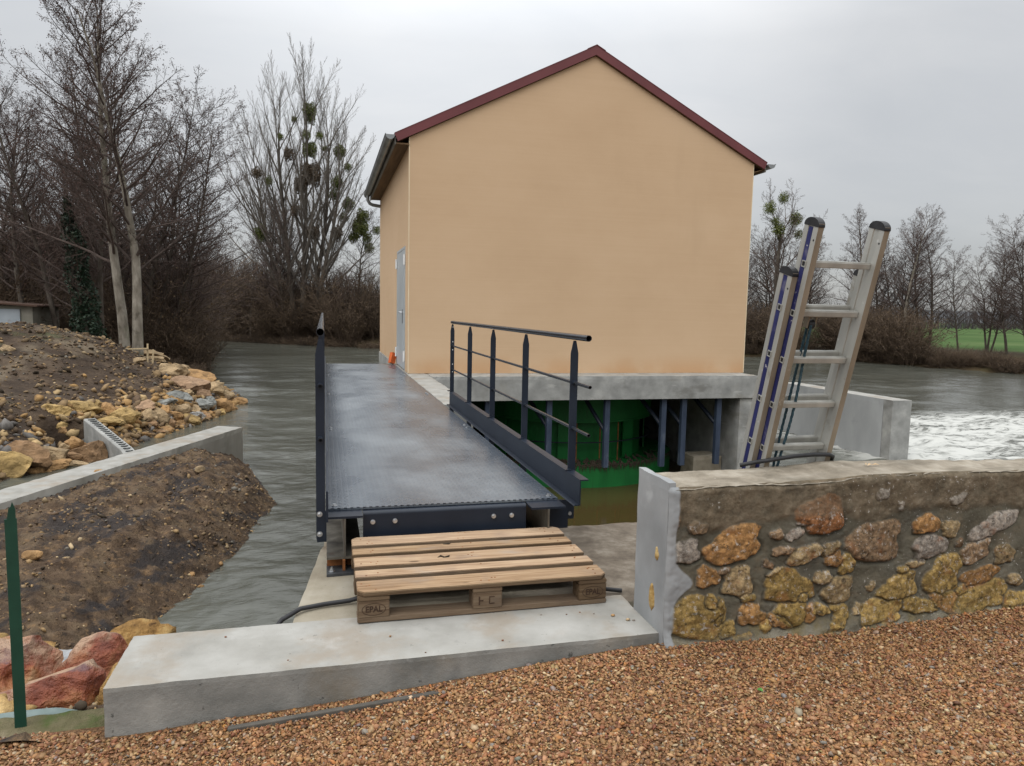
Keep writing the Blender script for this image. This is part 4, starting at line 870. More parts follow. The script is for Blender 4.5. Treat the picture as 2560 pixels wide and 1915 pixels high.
def hm(x,y):
    z=h_mound(x,y); k=np.clip((z+2.35)/.4,0,1)
    rut=-.05*np.exp(-((fbm(x,y,.9,2,5))/.06)**2)
    ru,rv=x*math.cos(.38)-y*math.sin(.38),x*math.sin(.38)+y*math.cos(.38)
    return z+(.085*fbm(ru*1.9+.15*fbm(x,y,1.2,2,8),rv*.28,1.,3,12)+.08*fbm(x,y,1.6,5,3)+.095*fbm(x,y,6.,5,4,.62)+.03*fbm(x,y,24,3,6)+rut)*k
xs=np.arange(-9,-.3,.045); ys=np.arange(2.86,16.7,.045)
def hm2(x,y):
    z=hm(x,y); wx=wallx(y)
    nx_=-3.95+(y-10.2)*.399; z=np.where(x<nx_+.25,np.minimum(z,-1.47-.10*sstep(nx_-.1,nx_+.25,x)+.03*fbm(x,y,3,2,7)),z); z=np.where(x<nx_-.02,np.minimum(z,-1.55),z); return np.where(x<wx-.12,np.minimum(z,-2.9),z)
tag(grid('soil_mound',xs,ys,hm2,soil),kind='structure')
deep=pmat('river bed',[(.3,(.06,.05,.03)),(.7,(.1,.085,.05))],.5,5,.9,0)
tag(MB().box(-900,900,-900,1400,-3.6,-3.3).build('ground',deep),kind='structure')
# shallow floor of the pit: yellow silt seen through still water
# far bank and meadow
SHX=np.array([-160,-75,-30,-17,-8,-2,4.5,15,33.7,39.8,42.4,45,52,60,80.]); SHY=np.array([150,120,97,85,73,67,61.8,58.5,52.6,45.2,36.2,25,5,-20,-80.])
def shore_sd(x,y):
    best=np.full(x.shape,1e9); sgn=np.ones(x.shape)
    for i in range(len(SHX)-1):
        ax,ay,bx,by=SHX[i],SHY[i],SHX[i+1],SHY[i+1]; dx,dy=bx-ax,by-ay; t=np.clip(((x-ax)*dx+(y-ay)*dy)/(dx*dx+dy*dy),0,1)
        ex,ey=x-ax-t*dx,y-ay-t*dy; d=np.hypot(ex,ey); c=np.where(dx*ey-dy*ex>0,1,-1); m=d<best; best=np.where(m,d,best); sgn=np.where(m,c,sgn)
    return best*sgn
def h_far(x,y):
    s=shore_sd(x,y)+.9*fbm(x,y,.25,3,8)
    z=np.interp(s,[-3,-.5,0,.6,2.5,7,30,120],[-3.4,-2.5,-2.2,-1.75,-1.35,-1.15,-1.0,-.75])
    return z+.12*fbm(x,y,.5,3,6)*(s>0)*(s<20)
def field_mat():
    m,t,b=newmat('far bank ground'); v=t.pos(); sd=t.attr('Col'); s=t.sep(sd)
    n=t.noise(v,.7,7); brown=t.ramp(n,[(.3,(.022,.016,.01)),(.55,(.05,.036,.02)),(.75,(.075,.062,.03))])
    g=t.ramp(t.noise(v,.12,6),[(.3,(.030,.058,.014)),(.5,(.043,.082,.02)),(.7,(.07,.105,.034))])
    c=t.mix(t.rng(t.math('ADD',s[0],t.math('MULTIPLY',t.math('SUBTRACT',t.noise(v,.35,4),.5),.3)),.28,.55),brown,g)
    setp(t,b,c,.95,0,t.bump(n,.5,.1),.1); return m
X,Y=np.meshgrid(np.concatenate([np.arange(-150,64,2.),np.arange(64,420,8.)]),np.concatenate([np.arange(-60,96,2.),np.arange(96,420,8.)]))
Z=h_far(X,Y); V=np.stack([X,Y,Z],-1).reshape(-1,3); ny,nx=X.shape
i=np.arange(ny-1)[:,None]*nx+np.arange(nx-1)[None]; F=np.stack([i,i+1,i+nx+1,i+nx],-1).reshape(-1,4)
S=np.clip(shore_sd(X,Y)/22,0,1)*np.clip((X-6)/12,0,1); tag(npmesh('field',V,F,field_mat(),None,True,np.repeat(S.reshape(-1,1),3,1)),kind='structure')
# low wooded rise on the horizon
hillm=pmat('distant wooded rise',[(.3,(.045,.05,.055)),(.7,(.09,.095,.10))],.06,6,1.,0,world=True)
def hh(x,y): return -1.+(7.+3.5*fbm(x,y,.006,3,3)+1.6*fbm(x,y,.09,3,5))*sstep(330,380,y)
tag(grid('hill',np.arange(-500,900,5.),np.array([325,345,360,372,384,420]),hh,hillm),kind='structure')
# ================================================================== river
def water_mat():
    m,t,b=newmat('river water'); v=t.pos(); s=t.sep(v)
    calm=t.math('MULTIPLY',t.math('MULTIPLY',t.rng(s[0],1.3,1.9),t.rng(s[0],8.5,7.4)),t.math('MULTIPLY',t.rng(s[1],4.,4.6),t.rng(s[1],21,18)))
    st=t.math('SUBTRACT',1.,t.math('MULTIPLY',calm,.93))
    w1=t.noise(t.map(v,(.5,1.,1),rot=(0,0,.12)),2.2,5,.6,1.0)
    w2=t.noise(t.map(v,(.55,1.3,1),rot=(0,0,-.25)),6.,4,.6,1.4)
    w3=t.noise(t.map(v,(.3,.7,1)),.7,4,.5,.8)
    h=t.math('ADD',t.math('MULTIPLY',w1,.75),t.math('ADD',t.math('MULTIPLY',w2,.30),t.math('MULTIPLY',w3,.7)))
    w4=t.noise(t.map(v,(.35,1.,1),rot=(0,0,.1)),.42,3,.5,.6); h=t.math('ADD',h,t.math('MULTIPLY',w4,1.6)); h=t.math('MULTIPLY',h,st)
    # foam boiling out below the training wall
    fz=t.math('MULTIPLY',t.rng(s[0],11.5,13.),t.math('MULTIPLY',t.rng(s[1],8,11.),t.rng(t.math('SUBTRACT',s[1],t.math('MULTIPLY',s[0],.05)),20.6,18.6)))
    fz=t.math('MULTIPLY',fz,t.rng(s[0],36,22))
    fn=t.noise(t.map(v,(.6,1.5,1),rot=(0,0,-.15)),1.1,9,.68,2.2); fo=t.rng(t.math('ADD',fn,t.math('MULTIPLY',t.noise(t.map(v,(.5,1,1)),.45,3),.34)),.53,.74)
    foam=t.math('MULTIPLY',fz,fo)
    fl=t.math('MULTIPLY',t.rng(t.noise(t.map(v,(.5,1.4,1)),3.5,7,.7,1.),.68,.76),t.rng(s[0],9,14,.0,.5))
    foam=t.math('MAXIMUM',foam,fl)
    near=t.mix(t.rng(t.noise(t.map(v,(.5,1.3,1)),.35,5,.6),.35,.7,0,.6),(.072,.073,.058),(.115,.118,.10)); near=t.mix(calm,near,(.052,.038,.013))
    near=t.mix(t.math('MULTIPLY',t.rng(t.noise(v,1.3,4),.6,.66),t.math('MULTIPLY',calm,.6)),near,(.04,.03,.015))
    c=t.mix(foam,near,(.43,.43,.40))
    nb=t.bump(t.math('ADD',h,t.math('MULTIPLY',foam,.5)),.28,.10)
    setp(t,b,c,t.math('MULTIPLY_ADD',foam,.6,.07),0,nb,.5); b.inputs['IOR'].default_value=1.33; return m
# the surface carries real waves; its facets get coarser away from the footbridge
th=np.linspace(rad(-44),rad(82),640); rr_=np.exp(np.linspace(math.log(3.2),math.log(220.),880)); TH,RR=np.meshgrid(th,rr_); WX=RR*np.sin(TH); WY=RR*np.cos(TH)
res=RR*.0048
calm=sstep(1.3,1.9,WX)*sstep(8.5,7.4,WX)*sstep(4.,4.6,WY)*sstep(21,18,WY)
def rotn(x,y,a,sx,sy): return (x*math.cos(a)+y*math.sin(a))*sx,(-x*math.sin(a)+y*math.cos(a))*sy
def layer(a,sx,sy,s,amp,seed,oct_=2):
    u,w=rotn(WX,WY,a,sx,sy); u=u+.25/s*fbm(WX,WY,s*.6,2,seed+3); w=w+.25/s*fbm(WX,WY,s*.6,2,seed+7); return amp*fbm(u,w,s,oct_,seed,.5)*sstep(1.6,.5,res*s*2.2)
gust=.55+.75*np.clip(.5+1.3*fbm(WX,WY,.13,3,41),0,1)
wv=(layer(.25,.8,1.0,1.3,.030,21,1)+layer(-.35,.8,1.1,3.0,.026,22,2)+layer(.5,.9,1.1,6.3,.0125,23,2))*gust+layer(.1,.4,1.,.5,.05,24,2)
boil=sstep(11.0,13.5,WX)*sstep(8,11,WY)*sstep(21.5,18.5,WY-.05*WX)*sstep(36,26,WX)
wv=wv*(1-.96*calm)+boil*(.09*np.abs(fbm(WX*.7,WY*1.3,1.6,4,31))+.05*fbm(WX,WY*1.4,4.,3,32))
V=np.stack([WX,WY,W+wv],-1).reshape(-1,3); nx=len(th); i=np.arange(len(rr_)-1)[:,None]*nx+np.arange(nx-1)[None]; F=np.stack([i,i+1,i+nx+1,i+nx],-1).reshape(-1,4)
tag(npmesh('water',V,F,water_mat(),None,True),kind='structure')
# ================================================================== rocks of the left bank
ROCKS=[(-4.75, 25.57, 0.434, 0.274, 't'), (-4.02, 26.03, 0.555, 0.255, 'o'), (-4.12, 24.28, 0.52, 0.282, 'p'), (-3.52, 25.28, 0.337, 0.247, 't'), (-3.2, 25.78, 0.274, 0.206, 't'), (-2.92, 25.76, 0.297, 0.137, 'o'), (-3.19, 24.16, 0.301, 0.236, 'o'), (-3.0, 24.46, 0.261, 0.174, 'o'), (-3.15, 23.56, 0.21, 0.126, 'y'), (-4.17, 22.92, 0.308, 0.174, 'g'), (-4.35, 21.92, 0.256, 0.138, 'g'), (-3.63, 23.46, 0.272, 0.188, 'g'), (-3.42, 23.73, 0.148, 0.233, 'g'), (-3.67, 24.18, 0.237, 0.172, 'p'), (-3.61, 22.42, 0.2, 0.12, 'l'), (-3.67, 21.73, 0.234, 0.175, 'y'), (-3.96, 22.07, 0.237, 0.178, 't'), (-4.04, 21.44, 0.193, 0.193, 'o'), (-4.31, 21.45, 0.193, 0.116, 'o'), (-4.27, 20.66, 0.224, 0.205, 't'), (-4.45, 20.37, 0.184, 0.166, 't'), (-4.68, 20.79, 0.282, 0.15, 'p'), (-4.56, 20.79, 0.131, 0.075, 'b'), (-4.83, 19.64, 0.322, 0.197, 'y'), (-4.89, 20.47, 0.111, 0.093, 't'), (-5.19, 19.63, 0.197, 0.161, 'o'), (-5.59, 19.09, 0.281, 0.193, 'y'), (-5.96, 18.48, 0.274, 0.154, 'y'), (-5.74, 18.6, 0.154, 0.103, 'o'), (-5.49, 19.77, 0.163, 0.108, 'y'), (-5.07, 18.93, 0.346, 0.121, 'y'), (-4.83, 19.26, 0.158, 0.105, 'y'), (-4.05, 20.79, 0.15, 0.112, 'b'), (-4.05, 20.32, 0.183, 0.092, 'o'), (-4.37, 19.43, 0.159, 0.071, 'o'), (-6.14, 28.6, 0.589, 0.154, 't'), (-5.79, 25.26, 0.204, 0.091, 't'), (-7.08, 36.73, 0.328, 0.131, 't'), (-7.25, 42.56, 0.454, 0.189, 't'), (-4.64, 28.2, 0.276, 0.15, 'o'), (-4.27, 23.68, 0.127, 0.085, 't'), (-4.06, 23.71, 0.148, 0.106, 't'), (-5.72, 15.26, 0.29, 0.218, 'y'), (-5.63, 15.67, 0.37, 0.267, 'b'), (-5.38, 16.21, 0.349, 0.197, 't'), (-4.86, 16.88, 0.359, 0.234, 'b'), (-5.21, 16.02, 0.285, 0.12, 'o'), (-5.07, 16.55, 0.185, 0.092, 'b'), (-5.17, 17.13, 0.159, 0.127, 'o'), (-5.25, 16.73, 0.093, 0.086, 't'), (-4.91, 16.38, 0.274, 0.091, 't'), (-5.42, 15.6, 0.147, 0.074, 'o'), (-5.51, 17.48, 0.097, 0.065, 'o'), (-5.62, 17.73, 0.099, 0.066, 'y'), (-5.3, 15.74, 0.133, 0.074, 'o'), (-8.3, 22.38, 0.146, 0.094, 't'), (-5.4, 18.97, 0.174, 0.104, 'y'), (-5.07, 19.69, 0.144, 0.108, 'b'), (-4.64, 19.65, 0.161, 0.107, 'o'), (-4.49, 19.38, 0.123, 0.07, 'y'), (-4.29, 20.18, 0.128, 0.091, 'b'), (-3.84, 21.21, 0.152, 0.095, 'o'), (-3.43, 22.8, 0.143, 0.122, 'b'), (-3.36, 23.24, 0.124, 0.124, 'o'), (-3.74, 22.79, 0.163, 0.122, 't'), (-4.21, 21.87, 0.157, 0.118, 't'), (-4.58, 21.46, 0.155, 0.097, 'y'), (-6.81, 20.06, 0.074, 0.056, 't'), (-4.64, 23.62, 0.085, 0.085, 'o'), (-5.56, 18.62, 0.12, 0.069, 'o'), (-4.69, 19.28, 0.123, 0.07, 'o'), (-4.11, 20.03, 0.127, 0.072, 'b')]
RC={'t':('tan limestone',(.34,.245,.14)),'o':('orange limestone',(.33,.195,.085)),'p':('pinkish limestone',(.36,.235,.145)),'y':('yellow limestone',(.36,.245,.10)),'g':('grey stone',(.21,.215,.20)),'l':('pale grey stone',(.38,.37,.35)),'b':('brown stone',(.24,.145,.075))}
RM={}
for k,(nm,c) in RC.items():
    c=np.array(c); RM[k]=pmat(nm,[(.28,tuple(c*.5)),(.5,tuple(c)),(.75,tuple(np.minimum(c*1.35,.75)))],3.6,10,.9,1.,14,.06,overlays=[(tuple(c*.34),4.5,.52,.68,.75),((.5,.42,.3),5,.64,.74,.5)],rvar=.18)
PROTO=[]
BIGLAB={0:'large rounded tan boulder on the river slope, biggest of the riprap',1:'long rough orange boulder along the waterline behind the rounded tan boulder',2:'smooth pinkish slab rock in the middle of the river slope',3:'broad tan boulder just below the pinkish slab rock',5:'flat orange rock lowest at the water point of the bank',9:'angular grey rock topmost of the grey stones on the slope',10:'grey rock leaning at the left end of the grey stones',12:'upright grey rock tight against the orange boulders',14:'small pale grey rock half way down to the water',23:'big yellow block above the ribbed wing wall end',27:'bright yellow rock at the left top of the yellow riprap',26:'second long yellow rock beside the bright yellow one',19:'pale square tan block standing on the rubble slope',21:'flat pinkish slab half buried in dark gravel on the slope',35:'flat sandy rock ledge beneath the pale tree trunks',42:'ochre boulder at the left edge of the channel water',43:'large brown boulder with pale veins near the channel',44:'tan boulder between the large brown ones by the channel',45:'brown boulder leaning against the ribbed wing wall',46:'low orange slab rock at the channel water edge',48:'orange brown rock perched above the channel boulders',49:'small round tan rock above the channel boulders',55:'pale stone lying alone on the dark soil heap'}
MOVED={37:(-5.9,28.2),38:(-4.95,27.5)}
rr=np.random.RandomState(8)
def z_left(x,y): return float(hl0(np.array([x]),np.array([y]))[0])
for k,(x,y,a,b,c) in enumerate(ROCKS):
    if k in MOVED: x,y=MOVED[k]; a=min(a,.3); b=min(b,.15)
    V=rockverts(400+k,11,.11,None,.5,.9); V=V*(1+.05*rr.normal(size=(len(V),1))*.6); o=npmesh('rock',V*np.array((a*1.34,a*1.05*rr.uniform(.8,1.1),max(b*1.3,a*.45))),ICO3F,RM[c],smooth=False)
    o.location=(x,y,z_left(x,y)+b*.32); o.rotation_euler=(rr.uniform(-.25,.25),rr.uniform(-.25,.25),rr.uniform(-.5,.5))
    zone='channel edge' if y<18 else ('river slope' if x>-4.6 else 'slope above the wing wall')
    lab=BIGLAB.get(k) or '%s %s of the riprap on the %s'%({'t':'tan','o':'orange','p':'pinkish','y':'yellow','g':'grey','l':'pale grey','b':'brown'}[c],'rock' if a>.16 else 'small rock',zone)
    tag(o,lab,'rock','riprap rocks on the left bank')
# rubble filling between them (uncountable small stones)
def rubble(name,n,region,sz,pal,hf,seed,emb=.25,lab=None):
    r=np.random.RandomState(seed); x0,x1,y0,y1=region; x=r.uniform(x0,x1,n); y=r.uniform(y0,y1,n); return x,y,r
r=np.random.RandomState(31); n=9000
x=r.uniform(-8,-2.6,n); y=r.uniform(14.5,30,n); d=np.interp(y,EY,EX)-x
keep=(d>-.1)&(d<2.6+.9*fbm(x,y,.7,2,3))&(r.rand(n)<np.exp(-np.clip(d-.9,0,9)/.55)); x,y=x[keep],y[keep]; n=len(x)
s=np.exp(r.normal(math.log(.055),.5,n)).clip(.02,.16); pal=np.array([(.31,.19,.08),(.25,.17,.09),(.17,.115,.065),(.14,.13,.12),(.36,.255,.13),(.09,.063,.04)])
cols=pal[r.choice(6,n,p=[.27,.2,.18,.1,.15,.1])]*r.uniform(.7,1.2,(n,1))
rub_m=vmul('rubble',.9,14,.35,.2)
scatter_stones('rubble',np.stack([x,y,hl(x,y)+s*.25],-1),s,cols,rub_m,r,.7,irregular=.26)
# clods, chips and pebbles on the soil mound and bank
r=np.random.RandomState(32); n=34000
x=r.uniform(-7,-.6,n); y=3.3+r.rand(n)**1.35*12.8; d=np.interp(y,MY,MX)-x
keep=(d>.0)&(x>-3.95+(y-10.2)*.399+.03)&(r.rand(n)<(.3+.7*sstep(-.1,.35,fbm(x,y,1.3,3,9)))*np.where(d<.35,1.,.75)); x,y=x[keep],y[keep]; n=len(x)
s=np.exp(r.normal(math.log(.0105),.55,n)).clip(.005,.055)
pal=np.array([(.2,.14,.08),(.12,.08,.05),(.3,.2,.1),(.06,.045,.03),(.36,.27,.16),(.16,.145,.12)])
cols=pal[r.choice(6,n,p=[.28,.26,.14,.18,.07,.07])]*r.uniform(.7,1.25,(n,1))
scatter_stones('clods',np.stack([x,y,hm2(x,y)+s*.3],-1),s,cols,rub_m,r,.75,irregular=.2)
r=np.random.RandomState(33); n=10000
x=r.uniform(-14,-3.2,n); y=r.uniform(15,31,n); d=np.interp(y,EY,EX)-x; keep=(d>1.0)&(r.rand(n)<.35+.6*(fbm(x,y,.6,3,4)>0)); x,y=x[keep],y[keep]; n=len(x)
s=np.exp(r.normal(math.log(.032),.5,n)).clip(.012,.1); cols=pal[r.choice(6,n,p=[.25,.3,.12,.2,.06,.07])]*r.uniform(.6,1.15,(n,1))
scatter_stones('clods',np.stack([x,y,hl(x,y)+s*.3],-1),s,cols,rub_m,r,.6,irregular=.25)
# stones lying on the near mound
for k,(x,y,a,lab) in enumerate(((-2.95,8.3,.10,'pale orange stone lying on the soil mound close to the green post'),(-2.0,12.6,.10,'small tan rock against the diagonal concrete wall'),(-1.55,9.05,.05,'little ochre stone in the middle of the dark soil mound'),(-1.42,8.85,.045,'little ochre stone near the water edge of the mound'),(-3.35,12.0,.12,'ochre rock under the diagonal concrete wall'),(-1.3,9.6,.05,'ochre pebble rock at the right edge of the mound'))):
    z=float(hm(np.array([x]),np.array([y]))[0]); rock_obj('rock',(x,y,z+a*.2),(a,a*.8,a*.6),(0,0,k),600+k,RM['o' if k!=1 else 't'],lab,'rock')
# red and ochre boulders below the step, with geotextile between
redm=pmat('red sandstone',[(.25,(.085,.016,.008)),(.45,(.20,.048,.018)),(.6,(.27,.10,.035)),(.75,(.32,.19,.09))],7.5,11,.55,1.,16,.05,overlays=[((.10,.05,.06),3.2,.54,.62,.8),((.38,.26,.17),2.6,.5,.62,.8),((.42,.37,.32),6,.64,.72,.6)],spec=.5)
rough_o=pmat('coarse ochre rock',[(.25,(.1,.05,.015)),(.5,(.29,.165,.055)),(.75,(.42,.29,.12))],11,10,.95,1.,26,.035,overlays=[((.06,.03,.012),14,.58,.68,.8)])
for k,(loc,s3,rot,mat,lab) in enumerate((
  ((-1.30,3.72,-.80),(.30,.24,.22),(.1,.15,.3),redm,'big glossy red boulder between the green post and the step'),
  ((-1.66,4.08,-.84),(.34,.26,.24),(.2,-.1,-.3),redm,'red and purple boulder partly behind the green post'),
  ((-1.20,4.22,-.88),(.24,.18,.19),(0,.1,.6),redm,'broken red boulder behind the big glossy red one'),
  ((-.98,3.66,-.80),(.15,.17,.20),(.1,.3,.2),rough_o,'brown rough stone tight against the step end'),
  ((-1.22,4.95,-1.08),(.25,.15,.14),(0,.05,.12),rough_o,'long coarse ochre rock at the top of the boulder row'),
  ((-1.68,4.70,-1.02),(.17,.13,.10),(.1,.35,-.5),rough_o,'coarse brown ochre rock right of the green post'),
  ((-2.22,5.15,-1.10),(.24,.15,.11),(0,0,.2),rough_o,'low ochre rock left of the coarse brown one'),
  ((-1.45,3.42,-.68),(.22,.12,.09),(0,0,.1),ochre,'flat yellow stone in front of the red boulders'))):
    V=rockverts(700+k,13 if mat is redm else 18,.10 if mat is redm else .2,ICO4V,.5,.92)
    if mat is not redm: V+=V*np.array([mnoise.fractal(Vector(p*6),.9,2.1,4)*.05 for p in V])[:,None]
    o=npmesh('boulder',V*np.array(s3)*1.1,ICO4F,mat,smooth=mat is not redm); o.location=loc; o.rotation_euler=rot; tag(o,lab,'boulder')
geo=pmat('pale geotextile',[(.3,(.2,.2,.2)),(.5,(.29,.295,.3)),(.7,(.37,.375,.38))],8,8,.9,.8,18,.02,overlays=[((.1,.08,.06),7,.58,.7,.8)])
def hgeo(x,y): return np.interp(y,[3.05,3.3,4.2,5.3],[-.57,-.70,-.90,-1.16])+.05*fbm(x,y,4,4,2)+.02*fbm(x,y,14,3,3)
g=grid('geotextile',np.arange(-2.5,-.78,.03),np.arange(3.12,5.1,.03),hgeo,geo); tag(g,'pale grey geotextile sheet showing between the boulders','sheet')
moss=pmat('mossy earth edge',[(.3,(.06,.06,.022)),(.55,(.13,.11,.06)),(.75,(.24,.2,.13))],7,9,.95,.9,40,.02,world=True,overlays=[((.045,.075,.012),5,.5,.66,.85)])
def hmoss(x,y): return -.508+.035*np.sin(np.clip((y-2.88)/.30,0,1)*PI)+.018*fbm(x,y,9,4,7)-.25*sstep(3.05,3.18,y)
tag(grid('moss_strip',np.arange(-2.6,-.80,.015),np.arange(2.86,3.19,.012),hmoss,moss),kind='stuff')
sheet_m=pmat('bluish plastic edging',[(.3,(.12,.17,.165)),(.7,(.22,.28,.27))],9,5,.4,.3,20,.004)
V=[];N=50
for i in range(N+1):
    x=-2.4+1.5*i/N; y=3.10+.012*math.sin(x*9); V+=[(x,y,-.60),(x,y,-.480+.007*math.sin(x*6+1)-.03*sstep(-1.05,-.9,np.float64(x))),(x,y+.004,-.481+.007*math.sin(x*6+1)-.03*sstep(-1.05,-.9,np.float64(x))),(x,y+.004,-.60)]
tag(MB().add(V,[(i*4+k,(i+1)*4+k,(i+1)*4+(k+1)%4,i*4+(k+1)%4) for i in range(N) for k in range(4)],0,True).build('plastic_edging',sheet_m),'thin bluish plastic edging strip behind the mossy earth edge','edging')
# ================================================================== shed, stakes
def shed():
    r=empty('shed','small block shed with rusty sheet roof and pale metal door','shed',(-12.2,32,-.6))
    o=(-12.2,32,-.6)
    bl=pmat('grey block masonry',[(.3,(.2,.19,.15)),(.7,(.32,.3,.25))],2,6,.9,.3,20,.01); dm=pmat('pale blue grey sheet door',[(.3,(.3,.34,.37)),(.7,(.4,.44,.47))],2,6,.6,.1,10,.003,overlays=[((.22,.1,.05),3,.6,.72,.8)])
    MB().box(-3.2,1.2,.1,3,0,1.55).build('wall',bl,r)
    MB().box(-.25,.78,.03,.095,.05,1.42).build('door',dm,r); MB().box(-.15,.55,.01,.028,.42,.62).build('door_gap',rubber,r)
    MB().prism([(-3.5,1.82),(1.45,1.52),(1.45,1.58),(-3.5,1.90)],-.2,3.2,'y').build('roof',pmat('rusty roof sheet',[(.3,(.06,.035,.025)),(.7,(.12,.07,.05))],2,6,.9,.2,10,.01),r)
shed()
stick=pmat('pale split stake',[(.3,(.4,.3,.17)),(.7,(.52,.42,.27))],20,5,.85,.2,60,.003)
for k,(x,y,dx,h,lab) in enumerate(((-5.70,26.3,.02,.62,'pale split stake standing at the foot of the pale trunks, taller of two'),(-5.55,26.3,.06,.5,'shorter pale split stake by the pale trunks'))):
    z=z_left(x,y); o=MB().box(-.025,.025,-.015,.015,-.1,h).build('stake',stick); o.location=(x,y,z); o.rotation_euler=(0,dx,0); tag(o,lab,'stake')
o=MB().box(-.4,.4,-.03,.03,-.02,.02).build('plank',stick); o.location=(-6.05,26.2,z_left(-6.05,26.2)+.18); o.rotation_euler=(0,-.03,.1); tag(o,'short pale plank lying at the foot of the pale trunks','plank')
# ================================================================== bare winter trees
def prisms(S,n=3):
    """S rows p0(3) p1(3) r0 r1 -> tapered n-gon prisms"""
    S=np.asarray(S,float); m=len(S); p0,p1=S[:,:3],S[:,3:6]; d=p1-p0; d/=np.linalg.norm(d,axis=1)[:,None]+1e-9
    a=np.where(np.abs(d[:,2:3])<.9,np.array([[0,0,1.]]),np.array([[1.,0,0]])); u=np.cross(d,a); u/=np.linalg.norm(u,axis=1)[:,None]; w=np.cross(d,u)
    th=2*PI*np.arange(n)/n; ring=u[:,None]*np.cos(th)[None,:,None]+w[:,None]*np.sin(th)[None,:,None]
    V=np.concatenate([p0[:,None]+ring*S[:,6][:,None,None],p1[:,None]+ring*S[:,7][:,None,None]],1)
    k=np.arange(n); F=np.stack([k,(k+1)%n,n+(k+1)%n,n+k],-1)[None]+np.arange(m)[:,None,None]*2*n
    return V.reshape(-1,3),F.reshape(-1,4)
def norm(v):
    l=math.sqrt(v[0]*v[0]+v[1]*v[1]+v[2]*v[2])+1e-9; return (v[0]/l,v[1]/l,v[2]/l)
class Tree:
    def __init__(s,seed,spec): s.r=random.Random(seed); s.spec=spec; s.seg=[]; s.tips=[]
    def grow(s,p,d,L,rad_,lv):
        sp=s.spec[lv]; r=s.r; n=sp['n']; step=L/n; pts=[p]; dirs=[d]; rr=[rad_]
        for i in range(n):
            w=sp['wig']; d=norm((d[0]+r.gauss(0,w),d[1]+r.gauss(0,w),d[2]+r.gauss(0,w)+sp['up']))
            q=(p[0]+d[0]*step,p[1]+d[1]*step,p[2]+d[2]*step); r2=max(rad_*(1-(i+1)/n*sp.get('tap',.85)),.0052)
            s.seg.append((*p,*q,rr[-1],r2,lv)); p=q; pts.append(p); dirs.append(d); rr.append(r2)
        s.tips.append((p,lv))
        if lv+1>=len(s.spec): return
        c=sp['ch']; c=c if isinstance(c,int) else r.randint(*c); g=r.uniform(0,6.28)
        for k in range(c):
            f=sp['st']+(1-sp['st'])*((k+r.random()*.9)/c); x=f*n; i=min(int(x),n-1); t=x-i
            q=tuple(pts[i][j]*(1-t)+pts[i+1][j]*t for j in range(3)); dd=dirs[i+1]; g+=2.4+r.gauss(0,.35)
            a=(0,0,1) if abs(dd[2])<.9 else (1,0,0)
            u=norm((dd[1]*a[2]-dd[2]*a[1],dd[2]*a[0]-dd[0]*a[2],dd[0]*a[1]-dd[1]*a[0])); w=(dd[1]*u[2]-dd[2]*u[1],dd[2]*u[0]-dd[0]*u[2],dd[0]*u[1]-dd[1]*u[0])
            an=sp['ang']*(1+r.gauss(0,.16))*(1-.30*f); ca,sa=math.cos(an),math.sin(an); cg,sg=math.cos(g),math.sin(g)
            nd=norm(tuple(dd[j]*ca+(u[j]*cg+w[j]*sg)*sa for j in range(3)))
            pr=sp.get('prof',lambda f:1-.6*f)(f)
            s.grow(q,nd,L*sp['lr']*pr*r.uniform(.7,1.15),max(min(rr[i]*.62,L*sp['lr']*pr*sp.get('rk',.013)),.0062),lv+1)
bark_alder=pmat('grey brown bark',[(.3,(.045,.035,.027)),(.55,(.085,.07,.055)),(.75,(.14,.12,.1))],6,8,.95,.6,22,.02,stretch=(1,1,.3))
bark_pale=pmat('pale lichened bark',[(.3,(.10,.085,.065)),(.5,(.20,.175,.14)),(.72,(.33,.3,.25))],5,9,.95,.6,20,.02,stretch=(1,1,.35),overlays=[((.06,.05,.035),2.5,.55,.7,.7),((.12,.13,.07),1.5,.56,.7,.4)])
twig_alder=pmat('purple brown twigs',[(.3,(.058,.043,.036)),(.7,(.105,.078,.066))],3,3,.95,0,rvar=.22)
twig_pale=pmat('pale grey brown twigs',[(.3,(.09,.078,.065)),(.7,(.15,.13,.11))],3,3,.95,0)
catkin=pmat('russet catkins',[(.3,(.055,.031,.026)),(.7,(.10,.058,.047))],3,3,.95,0)
mist_m=pmat('mistletoe leaves',[(.3,(.085,.10,.025)),(.7,(.15,.165,.05))],3,4,.8,0)
ivy_m=pmat('ivy leaves',[(.3,(.008,.02,.010)),(.7,(.02,.042,.018))],2,4,.6,0,spec=.4)
thick_m=pmat('thicket stems',[(.3,(.055,.038,.026)),(.7,(.105,.074,.05))],1,4,.95,0,rvar=.4)
leafb_m=pmat('withered leaves',[(.3,(.06,.04,.022)),(.7,(.11,.075,.042))],2,4,.95,0)
def quads(P,s,rs_,n3=None):
    m=len(P); a=rs_.normal(size=(m,3)); a/=np.linalg.norm(a,axis=1)[:,None]; b=rs_.normal(size=(m,3)); b-=a*(a*b).sum(1)[:,None]; b/=np.linalg.norm(b,axis=1)[:,None]
    s=np.asarray(s).reshape(-1,1); V=np.stack([P-a*s,P-b*s*.6,P+a*s,P+b*s*.6],1); return V.reshape(-1,3),np.arange(m*4).reshape(-1,4)
